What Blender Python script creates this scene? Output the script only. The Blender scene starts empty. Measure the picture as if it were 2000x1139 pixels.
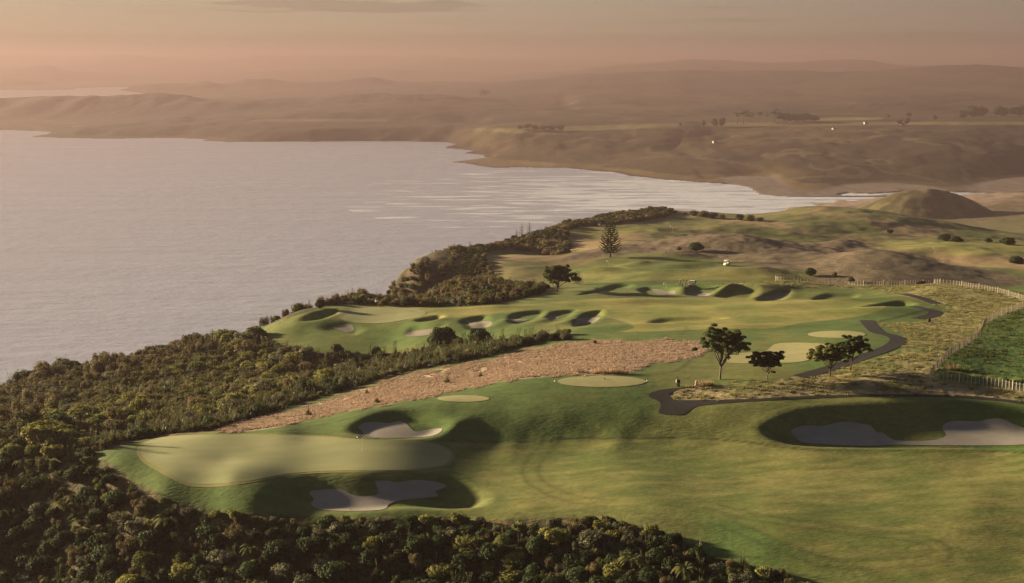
import bpy, bmesh, math, random
import numpy as np
from mathutils import Vector, Matrix
from mathutils.geometry import delaunay_2d_cdt

rnd = random.Random(7)
nrng = np.random.default_rng(11)
scene = bpy.context.scene
COL = scene.collection

# ------------------------------------------------------------------ camera, world, sun, exposure
CAMZ = 190.0
FPX = 2778.0
PITCH = math.radians(9.35)
cam_d = bpy.data.cameras.new('camera')
cam_d.lens = 50.0; cam_d.sensor_width = 36.0
cam_d.clip_start = 1.0; cam_d.clip_end = 200000.0
cam = bpy.data.objects.new('camera', cam_d); COL.objects.link(cam)
cam.location = (0, 0, CAMZ)
cam.rotation_euler = (math.pi / 2 - PITCH, 0, 0)
scene.camera = cam

SUN_AZ = math.radians(64)      # left of the view direction (+Y)
SUN_EL = math.radians(10.3)
SDIR = Vector((-math.sin(SUN_AZ) * math.cos(SUN_EL), math.cos(SUN_AZ) * math.cos(SUN_EL), math.sin(SUN_EL)))
sun_d = bpy.data.lights.new('sun', 'SUN')
sun_d.energy = 5.0; sun_d.angle = math.radians(2.8); sun_d.color = (1.0, 0.79, 0.46)
sun = bpy.data.objects.new('sun', sun_d); COL.objects.link(sun)
sun.rotation_euler = SDIR.to_track_quat('Z', 'Y').to_euler()

world = bpy.data.worlds.new('World'); scene.world = world
world.use_nodes = True
wn = world.node_tree; wn.nodes.clear()
def N(tree, typ, **kw):
    n = tree.nodes.new(typ)
    for k, v in kw.items():
        if k == 'inputs':
            for i, val in v.items(): n.inputs[i].default_value = val
        else: setattr(n, k, v)
    return n
def L(tree, a, b): tree.links.new(a, b)
sky = N(wn, 'ShaderNodeTexSky', sky_type='NISHITA', sun_disc=False, sun_elevation=SUN_EL,
        sun_rotation=-SUN_AZ, altitude=200, air_density=1.6, dust_density=4.0, ozone_density=1.0)
tcw = N(wn, 'ShaderNodeTexCoord')
sepw = N(wn, 'ShaderNodeSeparateXYZ'); L(wn, tcw.outputs['Generated'], sepw.inputs[0])
# warm dawn haze near the horizon, mauve-grey thin overcast above
nrm = N(wn, 'ShaderNodeVectorMath', operation='NORMALIZE'); L(wn, tcw.outputs['Generated'], nrm.inputs[0])
dotn = N(wn, 'ShaderNodeVectorMath', operation='DOT_PRODUCT'); L(wn, nrm.outputs[0], dotn.inputs[0])
dotn.inputs[1].default_value = (-math.sin(math.radians(60)), math.cos(math.radians(60)), 0.0)
sdr = N(wn, 'ShaderNodeMapRange', interpolation_type='SMOOTHSTEP'); L(wn, dotn.outputs['Value'], sdr.inputs[0])
sdr.inputs[1].default_value = -0.35; sdr.inputs[2].default_value = 1.0
near_sun = N(wn, 'ShaderNodeMix', data_type='RGBA')
L(wn, sdr.outputs[0], near_sun.inputs[0])
near_sun.inputs[6].default_value = (0.37, 0.285, 0.25, 1)      # away from the sun
near_sun.inputs[7].default_value = (1.08, 0.85, 0.55, 1)      # towards the sun
high = N(wn, 'ShaderNodeMix', data_type='RGBA'); L(wn, sdr.outputs[0], high.inputs[0])
high.inputs[6].default_value = (0.15, 0.20, 0.27, 1)
high.inputs[7].default_value = (1.25, 1.13, 1.25, 1)
elev = N(wn, 'ShaderNodeMapRange', interpolation_type='SMOOTHERSTEP'); L(wn, sepw.outputs['Z'], elev.inputs[0])
elev.inputs[1].default_value = 0.0; elev.inputs[2].default_value = 0.14
mixe = N(wn, 'ShaderNodeMix', data_type='RGBA'); L(wn, elev.outputs[0], mixe.inputs[0])
L(wn, near_sun.outputs[2], mixe.inputs[6]); L(wn, high.outputs[2], mixe.inputs[7])
elev2 = N(wn, 'ShaderNodeMapRange', interpolation_type='SMOOTHSTEP'); L(wn, sepw.outputs['Z'], elev2.inputs[0])
elev2.inputs[1].default_value = 0.24; elev2.inputs[2].default_value = 0.75
zen = N(wn, 'ShaderNodeMix', data_type='RGBA'); L(wn, elev2.outputs[0], zen.inputs[0]); L(wn, mixe.outputs[2], zen.inputs[6]); zen.inputs[7].default_value = (0.10, 0.17, 0.235, 1)
# thin streaky clouds
mapc = N(wn, 'ShaderNodeMapping'); mapc.inputs['Scale'].default_value = (2.2, 2.2, 60.0)
L(wn, nrm.outputs[0], mapc.inputs[0])
noic = N(wn, 'ShaderNodeTexNoise'); noic.inputs['Scale'].default_value = 2.3; noic.inputs['Detail'].default_value = 5; noic.inputs['Roughness'].default_value = 0.55
L(wn, mapc.outputs[0], noic.inputs['Vector'])
rc = N(wn, 'ShaderNodeMapRange', interpolation_type='SMOOTHSTEP'); L(wn, noic.outputs['Fac'], rc.inputs[0])
rc.inputs[1].default_value = 0.56; rc.inputs[2].default_value = 0.70; rc.inputs[3].default_value = 1.0; rc.inputs[4].default_value = 0.86
cl = N(wn, 'ShaderNodeVectorMath', operation='SCALE'); L(wn, zen.outputs[2], cl.inputs[0]); L(wn, rc.outputs[0], cl.inputs['Scale'])
skyscale = N(wn, 'ShaderNodeVectorMath', operation='SCALE'); L(wn, sky.outputs[0], skyscale.inputs[0]); skyscale.inputs['Scale'].default_value = 0.05
# a long flat cloud high on the left and the top of a low haze bank
sepn = N(wn, 'ShaderNodeSeparateXYZ'); L(wn, nrm.outputs[0], sepn.inputs[0])
def wm(op, a, b=None, c=None):
    n = N(wn, 'ShaderNodeMath', operation=op)
    for i, q in enumerate((a, b, c)):
        if q is None: continue
        if hasattr(q, 'links'): L(wn, q, n.inputs[i])
        else: n.inputs[i].default_value = q
    return n.outputs[0]
mapd = N(wn, 'ShaderNodeMapping'); mapd.inputs['Scale'].default_value = (9, 9, 160); L(wn, nrm.outputs[0], mapd.inputs[0])
noid = N(wn, 'ShaderNodeTexNoise'); noid.inputs['Scale'].default_value = 2.0; noid.inputs['Detail'].default_value = 5; L(wn, mapd.outputs[0], noid.inputs['Vector'])
cxx = wm('DIVIDE', wm('ADD', sepn.outputs['X'], 0.105), 0.105); czz = wm('DIVIDE', wm('SUBTRACT', sepn.outputs['Z'], 0.0345), 0.0052)
dd = wm('ADD', wm('MULTIPLY', cxx, cxx), wm('MULTIPLY', czz, czz)); dd = wm('ADD', dd, wm('MULTIPLY', wm('SUBTRACT', noid.outputs['Fac'], 0.5), 3.2))
cmk = N(wn, 'ShaderNodeMapRange', interpolation_type='SMOOTHSTEP'); L(wn, dd, cmk.inputs[0]); cmk.inputs[1].default_value = 1.0; cmk.inputs[2].default_value = 0.45; cmk.inputs[3].default_value = 1.0; cmk.inputs[4].default_value = 0.78
bk = N(wn, 'ShaderNodeMapRange', interpolation_type='SMOOTHSTEP'); L(wn, wm('ADD', sepn.outputs['Z'], wm('MULTIPLY', wm('SUBTRACT', noid.outputs['Fac'], 0.5), 0.006)), bk.inputs[0]); bk.inputs[1].default_value = 0.012; bk.inputs[2].default_value = 0.019; bk.inputs[3].default_value = 0.84; bk.inputs[4].default_value = 1.0
cl2 = N(wn, 'ShaderNodeVectorMath', operation='SCALE'); L(wn, cl.outputs[0], cl2.inputs[0]); L(wn, wm('MULTIPLY', cmk.outputs[0], bk.outputs[0]), cl2.inputs['Scale'])
addn = N(wn, 'ShaderNodeVectorMath', operation='ADD'); L(wn, skyscale.outputs[0], addn.inputs[0]); L(wn, cl2.outputs[0], addn.inputs[1])
bg = N(wn, 'ShaderNodeBackground'); L(wn, addn.outputs[0], bg.inputs[0]); bg.inputs[1].default_value = 0.095
wo = N(wn, 'ShaderNodeOutputWorld'); L(wn, bg.outputs[0], wo.inputs[0])

scene.view_settings.view_transform = 'Standard'
scene.view_settings.look = 'None'
scene.view_settings.exposure = 2.3
scene.view_settings.gamma = 1.0
scene.render.engine = 'CYCLES'
cy = scene.cycles
cy.use_denoising = True
try: cy.denoiser = 'OPENIMAGEDENOISE'
except Exception: pass
cy.max_bounces = 4; cy.diffuse_bounces = 2; cy.glossy_bounces = 2; cy.transmission_bounces = 2
cy.transparent_max_bounces = 4; cy.volume_bounces = 0
cy.caustics_reflective = False; cy.caustics_refractive = False

# ------------------------------------------------------------------ numeric helpers
def ss(a, b, x):
    t = np.clip((x - a) / (b - a), 0, 1); return t * t * (3 - 2 * t)
def _hash(ix, iy, seed):
    h = (ix.astype(np.int64) * 374761393 + iy.astype(np.int64) * 668265263 + seed * 974634777) & 0xffffffff
    h = ((h ^ (h >> 13)) * 1274126177) & 0xffffffff
    h = (h ^ (h >> 16)) & 0xffffffff
    return h.astype(np.float64) / 0xffffffff
def vnoise(x, y, seed=0):
    x = np.asarray(x, float); y = np.asarray(y, float)
    ix = np.floor(x); iy = np.floor(y); fx = x - ix; fy = y - iy
    fx = fx * fx * fx * (fx * (fx * 6 - 15) + 10); fy = fy * fy * fy * (fy * (fy * 6 - 15) + 10)
    ix = ix.astype(np.int64); iy = iy.astype(np.int64)
    a = _hash(ix, iy, seed); b = _hash(ix + 1, iy, seed); c = _hash(ix, iy + 1, seed); d = _hash(ix + 1, iy + 1, seed)
    return (a + (b - a) * fx + (c - a) * fy + (a - b - c + d) * fx * fy) * 2 - 1
def fbm(x, y, octs=4, seed=0, gain=0.5):
    s = 0; a = 1.0; t = 0
    for o in range(octs):
        s = s + a * vnoise(x, y, seed + o * 17); t += a
        x = x * 2.03 + 11.3; y = y * 2.03 - 7.1; a *= gain
    return s / t
def smooth_poly(pts, n=5, closed=True):
    pts = np.asarray(pts, float); m = len(pts); out = []
    rng_ = range(m) if closed else range(m - 1)
    for i in rng_:
        if closed: p0, p1, p2, p3 = pts[(i - 1) % m], pts[i], pts[(i + 1) % m], pts[(i + 2) % m]
        else: p0, p1, p2, p3 = pts[max(i - 1, 0)], pts[i], pts[i + 1], pts[min(i + 2, m - 1)]
        for k in range(n):
            t = k / n
            out.append(0.5 * ((2 * p1) + (-p0 + p2) * t + (2 * p0 - 5 * p1 + 4 * p2 - p3) * t * t + (-p0 + 3 * p1 - 3 * p2 + p3) * t ** 3))
    if not closed: out.append(pts[-1])
    return np.array(out)
def line_dist(poly, x, y, closed=False):
    d2 = np.full(x.shape, 1e18); m = len(poly)
    for i in range(m if closed else m - 1):
        ax, ay = poly[i][:2]; bx, by = poly[(i + 1) % m][:2]
        ex, ey = bx - ax, by - ay; l2 = ex * ex + ey * ey + 1e-12
        t = np.clip(((x - ax) * ex + (y - ay) * ey) / l2, 0, 1)
        dx = x - ax - t * ex; dy = y - ay - t * ey
        d2 = np.minimum(d2, dx * dx + dy * dy)
    return np.sqrt(d2)
def inside(poly, x, y):
    c = np.zeros(x.shape, bool); m = len(poly)
    for i in range(m):
        x1, y1 = poly[i][:2]; x2, y2 = poly[(i + 1) % m][:2]
        if y1 == y2: continue
        cond = ((y1 > y) != (y2 > y)) & (x < (x2 - x1) * (y - y1) / (y2 - y1) + x1)
        c ^= cond
    return c
def sdf(poly, x, y, reach=1e9):
    """positive inside; exact within `reach` of the polygon's box"""
    poly = np.asarray(poly)[:, :2]
    x = np.asarray(x, float); y = np.asarray(y, float)
    out = np.full(x.shape, -1e3)
    lo = poly.min(0) - reach; hi = poly.max(0) + reach
    m = (x > lo[0]) & (x < hi[0]) & (y > lo[1]) & (y < hi[1])
    if m.any():
        xs, ys = x[m], y[m]
        d = line_dist(poly, xs, ys, True)
        out[m] = np.where(inside(poly, xs, ys), d, -d)
    return out

def ray(u, v):
    xc = (np.asarray(u, float) - 1000.0) / FPX; yc = -(np.asarray(v, float) - 569.5) / FPX
    return xc, math.cos(PITCH) + yc * math.sin(PITCH), -math.sin(PITCH) + yc * math.cos(PITCH)
def P(u, v, z):                 # seen point of known height
    dx, dy, dz = ray(u, v); t = (z - CAMZ) / dz
    return (dx * t, dy * t, z)
def D(u, v, Y):                 # seen point of known distance
    dx, dy, dz = ray(u, v); t = Y / dy
    return (dx * t, Y, CAMZ + dz * t)
def Q(u, Y, z): return ((u - 1000) / FPX * Y, Y, z)      # hidden ground

# ------------------------------------------------------------------ terrain: survey points
CP = [
 # the putting green and its surrounds
 P(290,885,133.6),P(420,850,134.0),P(600,850,134.1),P(860,890,133.6),P(600,900,133.8),P(500,878,133.9),P(440,900,133.75),P(520,920,133.75),P(450,938,133.5),P(700,920,133.9),P(800,916,133.7),P(890,925,132.8),
 P(200,890,133.2),P(225,915,132.7),P(320,960,131.8),P(420,985,131.2),P(560,1003,130.9),
 P(-100,880,129.5),P(0,890,130.2),P(100,896,131.6),Q(0,195,124),Q(0,175,116),Q(0,150,110),Q(100,190,125),Q(100,165,118),Q(205,186,128),Q(200,165,120.5),Q(320,177,126.4),Q(300,160,119),Q(300,140,115),
 P(700,1008,131.4),P(880,1006,131.6),P(1000,1010,132.0),Q(450,170,126),Q(600,168,126.9),Q(600,155,120.8),Q(600,140,115),Q(800,165,127.9),Q(800,150,121.5),Q(1000,163,129.2),Q(1000,150,123.8),Q(1000,135,118),
 P(1150,1006,132.7),Q(1200,160,130.8),Q(1200,146,127.5),P(1300,1035,132.9),Q(1400,150,129.8),Q(1400,136,126.5),P(1400,1080,132.2),P(1520,1130,131.8),
 # fairway in front
 P(960,900,132.8),P(1000,868,133.5),P(1200,870,133.7),P(1500,880,133.8),P(1900,882,134.3),P(1030,950,132.7),P(970,960,132.3),P(1250,955,133.75),P(1500,985,133.8),P(1900,980,134.1),
 P(1250,1000,133.3),P(1500,1075,132.9),P(1700,1135,132.3),P(1750,1040,133.5),P(2000,1100,132.8),P(2000,1000,133.8),P(2300,900,135.5),P(2350,1050,134),
 Q(-300,115,98),Q(0,115,102),Q(500,110,107),Q(1000,110,114),Q(1500,115,124),Q(2000,120,130),Q(2500,120,132),Q(-350,200,114),Q(-350,160,108),
 # bank behind the fairway
 P(960,856,133.7),P(1030,853,133.75),P(1100,852,133.8),P(1170,852,133.85),P(1240,852,133.95),P(1320,851,134.1),P(1400,850,134.3),P(960,823,135.0),P(1030,823,135.05),P(1100,822,135.1),P(1170,820,135.2),P(1240,817,135.4),P(1320,813,135.6),P(1400,810,135.9),
 P(1320,778,136.5),P(1500,776,137),P(1700,773,137.3),P(1900,778,137.3),P(2050,790,137.5),P(1500,872,134.1),P(1700,878,134.2),P(1950,880,134.4),P(2200,800,137.8),
 # tees and the ground behind them
 P(1175,745,137.1),P(1405,740,137.1),P(1000,745,136.6),P(1000,785,136.1),P(870,782,135.9),P(700,800,135.2),P(560,838,134.4),P(430,845,133.9),
 P(1620,735,137.6),P(1850,742,138.2),P(2000,760,138.2),P(1500,750,137.5),P(1700,750,138.0),P(2250,740,138.4),
 P(1530,688,136.4),P(1640,653,136.4),P(1750,665,136.8),P(1850,690,137.6),P(1950,690,136.5),P(2000,650,135.2),P(2000,710,137.5),P(2250,650,135),
 # red grass slope
 P(1300,690,136.0),P(1100,700,134.8),P(1100,668,133.6),P(900,705,132.3),P(900,745,133.2),P(700,782,132.9),P(600,812,133.2),P(470,838,133.5),
 # scrub slope on the left
 P(600,762,129.5),P(480,800,129.5),P(300,838,129.5),P(180,872,129.5),P(0,830,124),P(0,760,117.5),P(0,722,115.5),P(200,770,120.7),P(200,700,117.5),
 P(300,800,125),P(300,742,121),P(300,680,118.5),P(450,770,127),P(450,700,121),P(450,655,119.8),P(600,745,127.2),P(720,735,128.5),P(850,700,129.6),P(980,678,131.2),
 Q(-350,300,108),Q(-350,240,111),Q(-350,400,104),
 # hollow and the second green
 Q(600,293,121.8),Q(750,290,124),P(600,690,123.6),P(600,665,124.6),P(600,642,126),P(600,615,128.2),P(700,600,128.3),P(820,602,128.5),P(560,618,126.8),P(520,640,123.8),
 P(865,676,127.0),P(760,665,125.6),P(750,640,127.2),P(850,640,129.2),P(960,655,129.9),P(1000,640,130.8),P(1080,645,132),
 P(1150,650,133.2),P(900,612,129),P(1000,605,129.3),P(1100,612,130.2),P(1200,600,129.8),P(1200,630,131.8),P(1500,600,131),P(1400,640,133.6),P(1600,625,133),P(1300,655,134.4),
 P(1000,590,128.2),P(1088,571,127.4),P(1200,575,127.9),P(1350,575,128),P(1550,575,128.6),P(1700,600,131.5),P(1700,570,128.9),P(1850,600,131.8),P(1900,630,133.6),
 # crest behind the second fairway
 P(1150,563,127.2),P(1330,554,127.0),P(1450,552,127.0),P(1550,549,127.2),P(1700,557,128.6),P(1850,553,129.0),P(1930,562,129.6),P(2000,583,131),P(2250,590,132),
 Q(900,400,126.3),Q(900,440,119),Q(1000,430,119),Q(1100,430,119),Q(1330,438,118.5),Q(1550,430,117.5),Q(1700,430,116.5),Q(1900,430,116.5),Q(2250,450,118),
 # scrub strip behind, headland
 P(650,596,126.2),P(700,588,123.5),Q(760,392,118.5),P(860,592,124.2),Q(800,425,114),Q(700,395,118),Q(600,380,116.5),Q(820,455,97),Q(860,480,99),
 D(818,545,498),D(835,520,512),D(860,502,528),D(890,492,548),D(900,495,560),D(900,530,512),D(920,487,585),D(950,479,605),D(975,472,622),D(880,560,470),D(950,560,462),D(1000,560,465),D(960,500,555),D(1000,495,560),D(1060,500,556),Q(1010,596,105),
 D(1000,530,500),D(1060,540,490),D(1130,548,475),D(1000,472,640),D(1050,455,690),D(1100,440,730),D(1180,421,800),D(1060,480,630),
 # second plateau
 D(1200,540,478),D(1192,503,540),D(1300,540,476),D(1300,518,512),D(1430,515,512),D(1500,530,480),D(1600,545,470),D(1100,520,520),D(1110,500,545),
 # heath hills
 D(1300,470,590),D(1400,456,602),D(1460,458,600),D(1400,505,538),D(1560,478,585),D(1640,497,560),D(1250,480,580),Q(1400,655,104),Q(1500,650,103),
 D(1600,512,512),D(1700,487,528),D(1740,492,525),D(1850,515,505),D(1980,541,480),D(1700,540,465),D(1850,540,470),Q(1700,570,110),Q(1850,560,107),
 D(1590,476,625),D(1650,469,640),D(1720,482,630),Q(1650,700,98),D(1780,490,590),D(1850,474,640),D(1950,480,620),D(1900,500,575),D(1980,510,565),D(2250,500,560),
 # far part of the headland
 D(1200,480,575),D(1120,478,640),D(1200,455,690),D(1250,442,720),D(1300,445,720),D(1350,430,800),D(1400,440,745),D(1450,435,780),D(1260,413,870),D(1350,413,915),D(1450,421,945),
 D(1550,450,740),D(1700,464,740),D(1500,420,900),D(1560,406,905),D(1620,403,905),D(1800,424,880),D(1950,458,820),D(1850,460,780),Q(1700,700,98),D(2200,480,800),
 Q(1450,1080,60),Q(1350,1100,40),Q(1560,1050,72),Q(1700,1060,64),Q(1900,1020,62),Q(2200,1000,70),
 Q(1500,1250,30),Q(1700,1250,32),Q(1950,1250,38),Q(2250,1250,50),Q(1600,1500,8),Q(1800,1500,10),Q(2000,1450,22),Q(2300,1500,30),Q(1700,1800,3),Q(2000,1800,5),Q(2300,1800,20),
 Q(1000,1250,20),Q(600,800,60),Q(200,500,80),Q(-400,600,60),
]
CP = np.array(CP, float)
class TPS:
    def __init__(s, pts, ky=1.0, lam=4e-5):
        s.ky = ky
        s.q = s.t(pts[:, 0], pts[:, 1]); n = len(pts)
        K = s.k(s.q, s.q) + lam * np.eye(n)
        Pm = np.c_[np.ones(n), s.q]
        A = np.zeros((n + 3, n + 3)); A[:n, :n] = K; A[:n, n:] = Pm; A[n:, :n] = Pm.T
        s.w = np.linalg.solve(A, np.r_[pts[:, 2], 0, 0, 0])
    def t(s, x, y): return np.c_[x / y, np.log(y) * s.ky]
    def k(s, a, b):
        d2 = (a[:, None, 0] - b[None, :, 0]) ** 2 + (a[:, None, 1] - b[None, :, 1]) ** 2
        return 0.5 * d2 * np.log(d2 + 1e-12)
    def __call__(s, x, y):
        sh = np.shape(x); x = np.ravel(x); y = np.ravel(y); out = np.empty(len(x)); n = len(s.q)
        for i in range(0, len(x), 40000):
            q = s.t(x[i:i + 40000], y[i:i + 40000])
            out[i:i + 40000] = s.k(q, s.q) @ s.w[:n] + s.w[n] + q @ s.w[n + 1:]
        return out.reshape(sh)
tps_near = TPS(CP, 0.55)
# cached on a regular lattice in (x/y, ln y) and looked up bicubically smooth-enough
AG = np.linspace(-0.62, 0.62, 1241); BG = np.linspace(math.log(95), math.log(2100), 1250)
_gx = AG[None, :] * np.exp(BG)[:, None]; _gy = np.repeat(np.exp(BG)[:, None], len(AG), 1)
_tab = None
def build_tab():
    global _tab
    c = AG[::4]; d = BG[::2]
    gx = c[None, :] * np.exp(d)[:, None]; gy = np.repeat(np.exp(d)[:, None], len(c), 1)
    _tab = (c, d, tps_near(gx, gy))
build_tab()
def base_h(x, y):
    c, d, T = _tab
    x = np.asarray(x, float); y = np.clip(np.asarray(y, float), 96, 2090)
    fa = np.clip((x / y - c[0]) / (c[1] - c[0]), 1, len(c) - 3.001); fb = np.clip((np.log(y) - d[0]) / (d[1] - d[0]), 1, len(d) - 3.001)
    ia = fa.astype(int); ib = fb.astype(int); ta = fa - ia; tb = fb - ib
    def cw(t): return [(-t + 2 * t * t - t ** 3) / 2, (2 - 5 * t * t + 3 * t ** 3) / 2, (t + 4 * t * t - 3 * t ** 3) / 2, (-t * t + t ** 3) / 2]
    wa, wb = cw(ta), cw(tb); s = 0
    for i in range(4):
        r = 0
        for j in range(4): r = r + wa[j] * T[ib + i - 1, ia + j - 1]
        s = s + wb[i] * r
    return s

# cliff edge along the coast: (Y, X)
EDGE = np.array([(90,-200),(180,-190),(215,-160),(245,-130)] + [(Y, (u - 1000) / FPX * Y) for u, Y in
        ((0,322),(120,332),(240,345),(330,352),(440,362),(520,374),(600,392),(680,408),(740,424),(780,445),(782,470),(780,500),(800,528),(825,548),(870,572),(932,610),(985,652),(1040,700),(1100,742),(1180,812),(1260,885),(1350,935),(1450,965),(1500,1010))]
        + [(1150,190),(1350,235),(1600,300),(1860,350),(2100,395)])
def cliff(x, y, h):
    e = np.interp(y, EDGE[:, 0], EDGE[:, 1])
    e = e + 2.5 * vnoise(y * 0.07, y * 0 + 3.3, 5) + 1.2 * vnoise(y * 0.25, y * 0, 6)
    d = e - x
    fall = np.where(d > 0, d * 0.95 + 4 * ss(0, 8, d), 0) + 3.0 * ss(-14, 0, d) ** 2
    gul = (np.abs(vnoise(y * 0.11, x * 0.03, 8)) * 4.0) * ss(0, 10, d)
    return np.maximum(h - fall - gul, -6.0)

KNOLL = (-128.0, 180.0, 25.0, 30.0, 31.0)   # spur left of the view, in front of the low sun
BOWLS = []     # (outer polygon, depth, bank width)
MOUNDS = []    # (x, y, rx, ry, angle, height)
def H0(x, y):
    return base_h(x, y)
def H1(x, y):                    # with mounds and bowls
    h = base_h(x, y)
    for (mx, my, rx, ry, a, k) in MOUNDS:
        dx = x - mx; dy = y - my; ca, sa = math.cos(a), math.sin(a)
        p = (dx * ca + dy * sa) / rx; q = (-dx * sa + dy * ca) / ry
        h = h + k * np.exp(-(p * p + q * q))
    for poly, dep, w, lip in BOWLS:
        s = sdf(poly, x, y, 6.0)
        h = h - dep * ss(-0.2, w, s) + lip * np.exp(-((s + 0.9) / 1.1) ** 2)
    return h
def H(x, y):
    x = np.asarray(x, float); y = np.asarray(y, float)
    h = H1(x, y)
    big = np.clip((y - 330) / 300, 0, 1)
    h = h + KNOLL[4] * np.exp(-((x - KNOLL[0]) / KNOLL[2]) ** 2 - ((y - KNOLL[1]) / KNOLL[3]) ** 2)
    h = h + fbm(x / 23, y / 23, 3, 40) * (0.12 + .25 * ss(285, 340, y) + 0.65 * big)
    return cliff(x, y, h)
def hit(u, v, Hf=None, y0=100.0, y1=2050.0):
    """first ground point seen at photo pixel (u, v)"""
    Hf = Hf or H
    u = np.atleast_1d(np.asarray(u, float)); v = np.atleast_1d(np.asarray(v, float))
    dx, dy, dz = ray(u, v)
    ys = np.exp(np.linspace(math.log(y0), math.log(y1), 900))
    t = ys[None, :] / dy[:, None]
    X = dx[:, None] * t; Z = CAMZ + dz[:, None] * t; Y = np.repeat(ys[None, :], len(u), 0)
    below = Z < Hf(X, Y)
    k = np.where(below.any(1), below.argmax(1), len(ys) - 1); k = np.maximum(k, 1)
    lo = ys[k - 1].copy(); hi = ys[k].copy()
    for _ in range(12):
        m = (lo + hi) / 2; tt = m / dy
        b = (CAMZ + dz * tt) < Hf(dx * tt, m)
        hi = np.where(b, m, hi); lo = np.where(b, lo, m)
    tt = hi / dy
    return np.c_[dx * tt, hi, CAMZ + dz * tt]
def hitpoly(pts, n=4, Hf=None, closed=True):
    pp = smooth_poly(pts, n, closed) if n > 1 else np.asarray(pts, float)
    return hit(pp[:, 0], pp[:, 1], Hf)

# ------------------------------------------------------------------ outlines read off the photograph (pixels)
def Z6(l): return [(500 + a / 3.33, 797 + b / 3.33) for a, b in l]
def Z5(l): return [(a / 3.33, 797 + b / 3.33) for a, b in l]
def Z8(l): return [(1400 + a / 3.33, 797 + b / 3.33) for a, b in l]
def Z7(l): return [(950 + a / 3.33, 797 + b / 3.33) for a, b in l]
def ZA(l): return [(780 + a / 4.995, 460 + b / 4.995) for a, b in l]
def ZB(l): return [(500 + a / 3.33, 570 + b / 3.33) for a, b in l]
def ZC(l): return [(1240 + a / 8.3125, 480 + b / 8.3125) for a, b in l]
def ZD(l): return [(1300 + a / 2.847, 370 + b / 2.847) for a, b in l]
def ZE(l): return [(1320 + a / 4.995, 620 + b / 4.995) for a, b in l]
def ZF(l): return [(1000 + a / 3.33, 600 + b / 3.33) for a, b in l]
SAND = [  # sand outline, hollow outline, depth, bank width, lip
 (Z6([(345,548),(420,535),(550,530),(610,560),(680,578),(740,575),(800,555),(775,490),(790,475),(860,475),(920,488),(1010,472),(1100,472),(1180,485),(1240,505),(1215,525),(1165,545),(1185,575),(1100,585),(950,600),(870,625),(850,650),(800,665),(650,672),(480,668),(400,655),(355,625),(375,595)]),
  Z6([(120,520),(300,440),(500,418),(750,412),(1000,415),(1250,440),(1420,490),(1560,560),(1500,640),(1300,670),(1000,672),(700,698),(420,692),(220,640)]), 1.7, 5.2, 0.0),
 (Z6([(665,125),(700,100),(760,92),(860,100),(920,88),(965,95),(1000,125),(1040,155),(1130,140),(1210,135),(1190,165),(1130,185),(1000,195),(850,197),(720,190),(690,150)]),
  Z6([(560,140),(680,60),(880,8),(1100,5),(1240,50),(1300,110),(1240,172),(1100,203),(850,208),(640,188)]), 1.1, 4.0, 0.02),
 (Z8([(485,145),(580,115),(680,120),(780,98),(850,92),(930,102),(1000,118),(1040,160),(1080,165),(1130,200),(1200,215),(1350,215),(1440,205),(1485,185),(1490,170),(1465,130),(1500,95),(1600,85),(1700,88),(1800,70),(1860,75),(1930,105),(2000,130),(2100,150),(2150,200),(2000,238),(1800,245),(1500,245),(1300,243),(1150,240),(1000,248),(850,245),(700,238),(560,225),(510,190)]),
  Z8([(270,150),(380,80),(600,15),(850,-22),(1200,-42),(1600,-32),(1950,-5),(2250,60),(2350,200),(2000,262),(1300,264),(800,264),(430,238)]), 2.0, 5.0, 0.08),
 (ZA([(655,835),(700,838),(760,850),(800,840),(900,845),(895,880),(820,905),(700,915),(690,880)]), ZA([(570,830),(700,790),(880,775),(915,830),(915,885),(760,922),(650,925),(590,880)]), 0.72, 2.73, 0.02),
 (ZA([(1065,835),(1100,810),(1150,818),(1260,820),(1220,838),(1150,848),(1070,848)]), ZA([(1020,825),(1080,765),(1250,738),(1440,732),(1410,785),(1300,825),(1180,857),(1060,857)]), 0.72, 2.52, 0.02),
 (ZA([(1415,805),(1480,790),(1560,795),(1540,812),(1440,820)]), ZA([(1400,808),(1450,752),(1600,727),(1750,725),(1705,780),(1600,820),(1440,830)]), 0.66, 2.52, 0.02),
 (ZA([(1740,820),(1800,808),(1940,800),(1950,820),(1880,855),(1750,875),(1700,880)]), ZA([(1675,885),(1740,785),(1850,742),(2000,728),(1992,800),(1880,865),(1760,890)]), 0.8, 2.52, 0.02),
 (ZA([(90,945),(200,925),(370,915),(330,960),(200,985),(60,985)]), ZA([(35,978),(100,895),(300,850),(480,850),(455,900),(340,990),(150,998)]), 0.72, 2.73, 0.02),
 (ZB([(500,235),(560,213),(620,215),(640,250),(600,265),(560,255)]), ZB([(390,228),(520,195),(640,195),(715,240),(650,280),(560,280),(450,262)]), 0.6, 2.73, 0.02),
 (ZC([(270,710),(420,715),(520,745),(650,735),(655,780),(500,800),(350,780)]), ZC([(0,705),(200,660),(640,660),(740,740),(700,805),(400,820),(150,795)]), 0.8, 3.2, 0.0),
 (ZC([(790,760),(1000,770),(1100,755),(1250,800),(1150,820),(900,820),(850,790)]), ZC([(760,755),(880,635),(1100,628),(1450,645),(1560,690),(1320,775),(1200,825),(850,825)]), 0.9, 3.8, 0.0),
 (ZD([(520,605),(600,590),(680,575),(660,600),(600,612),(540,612)]), ZD([(495,607),(560,575),(680,556),(710,572),(675,607),(540,619)]), 0.8, 2.73, 0.02),
]
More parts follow.
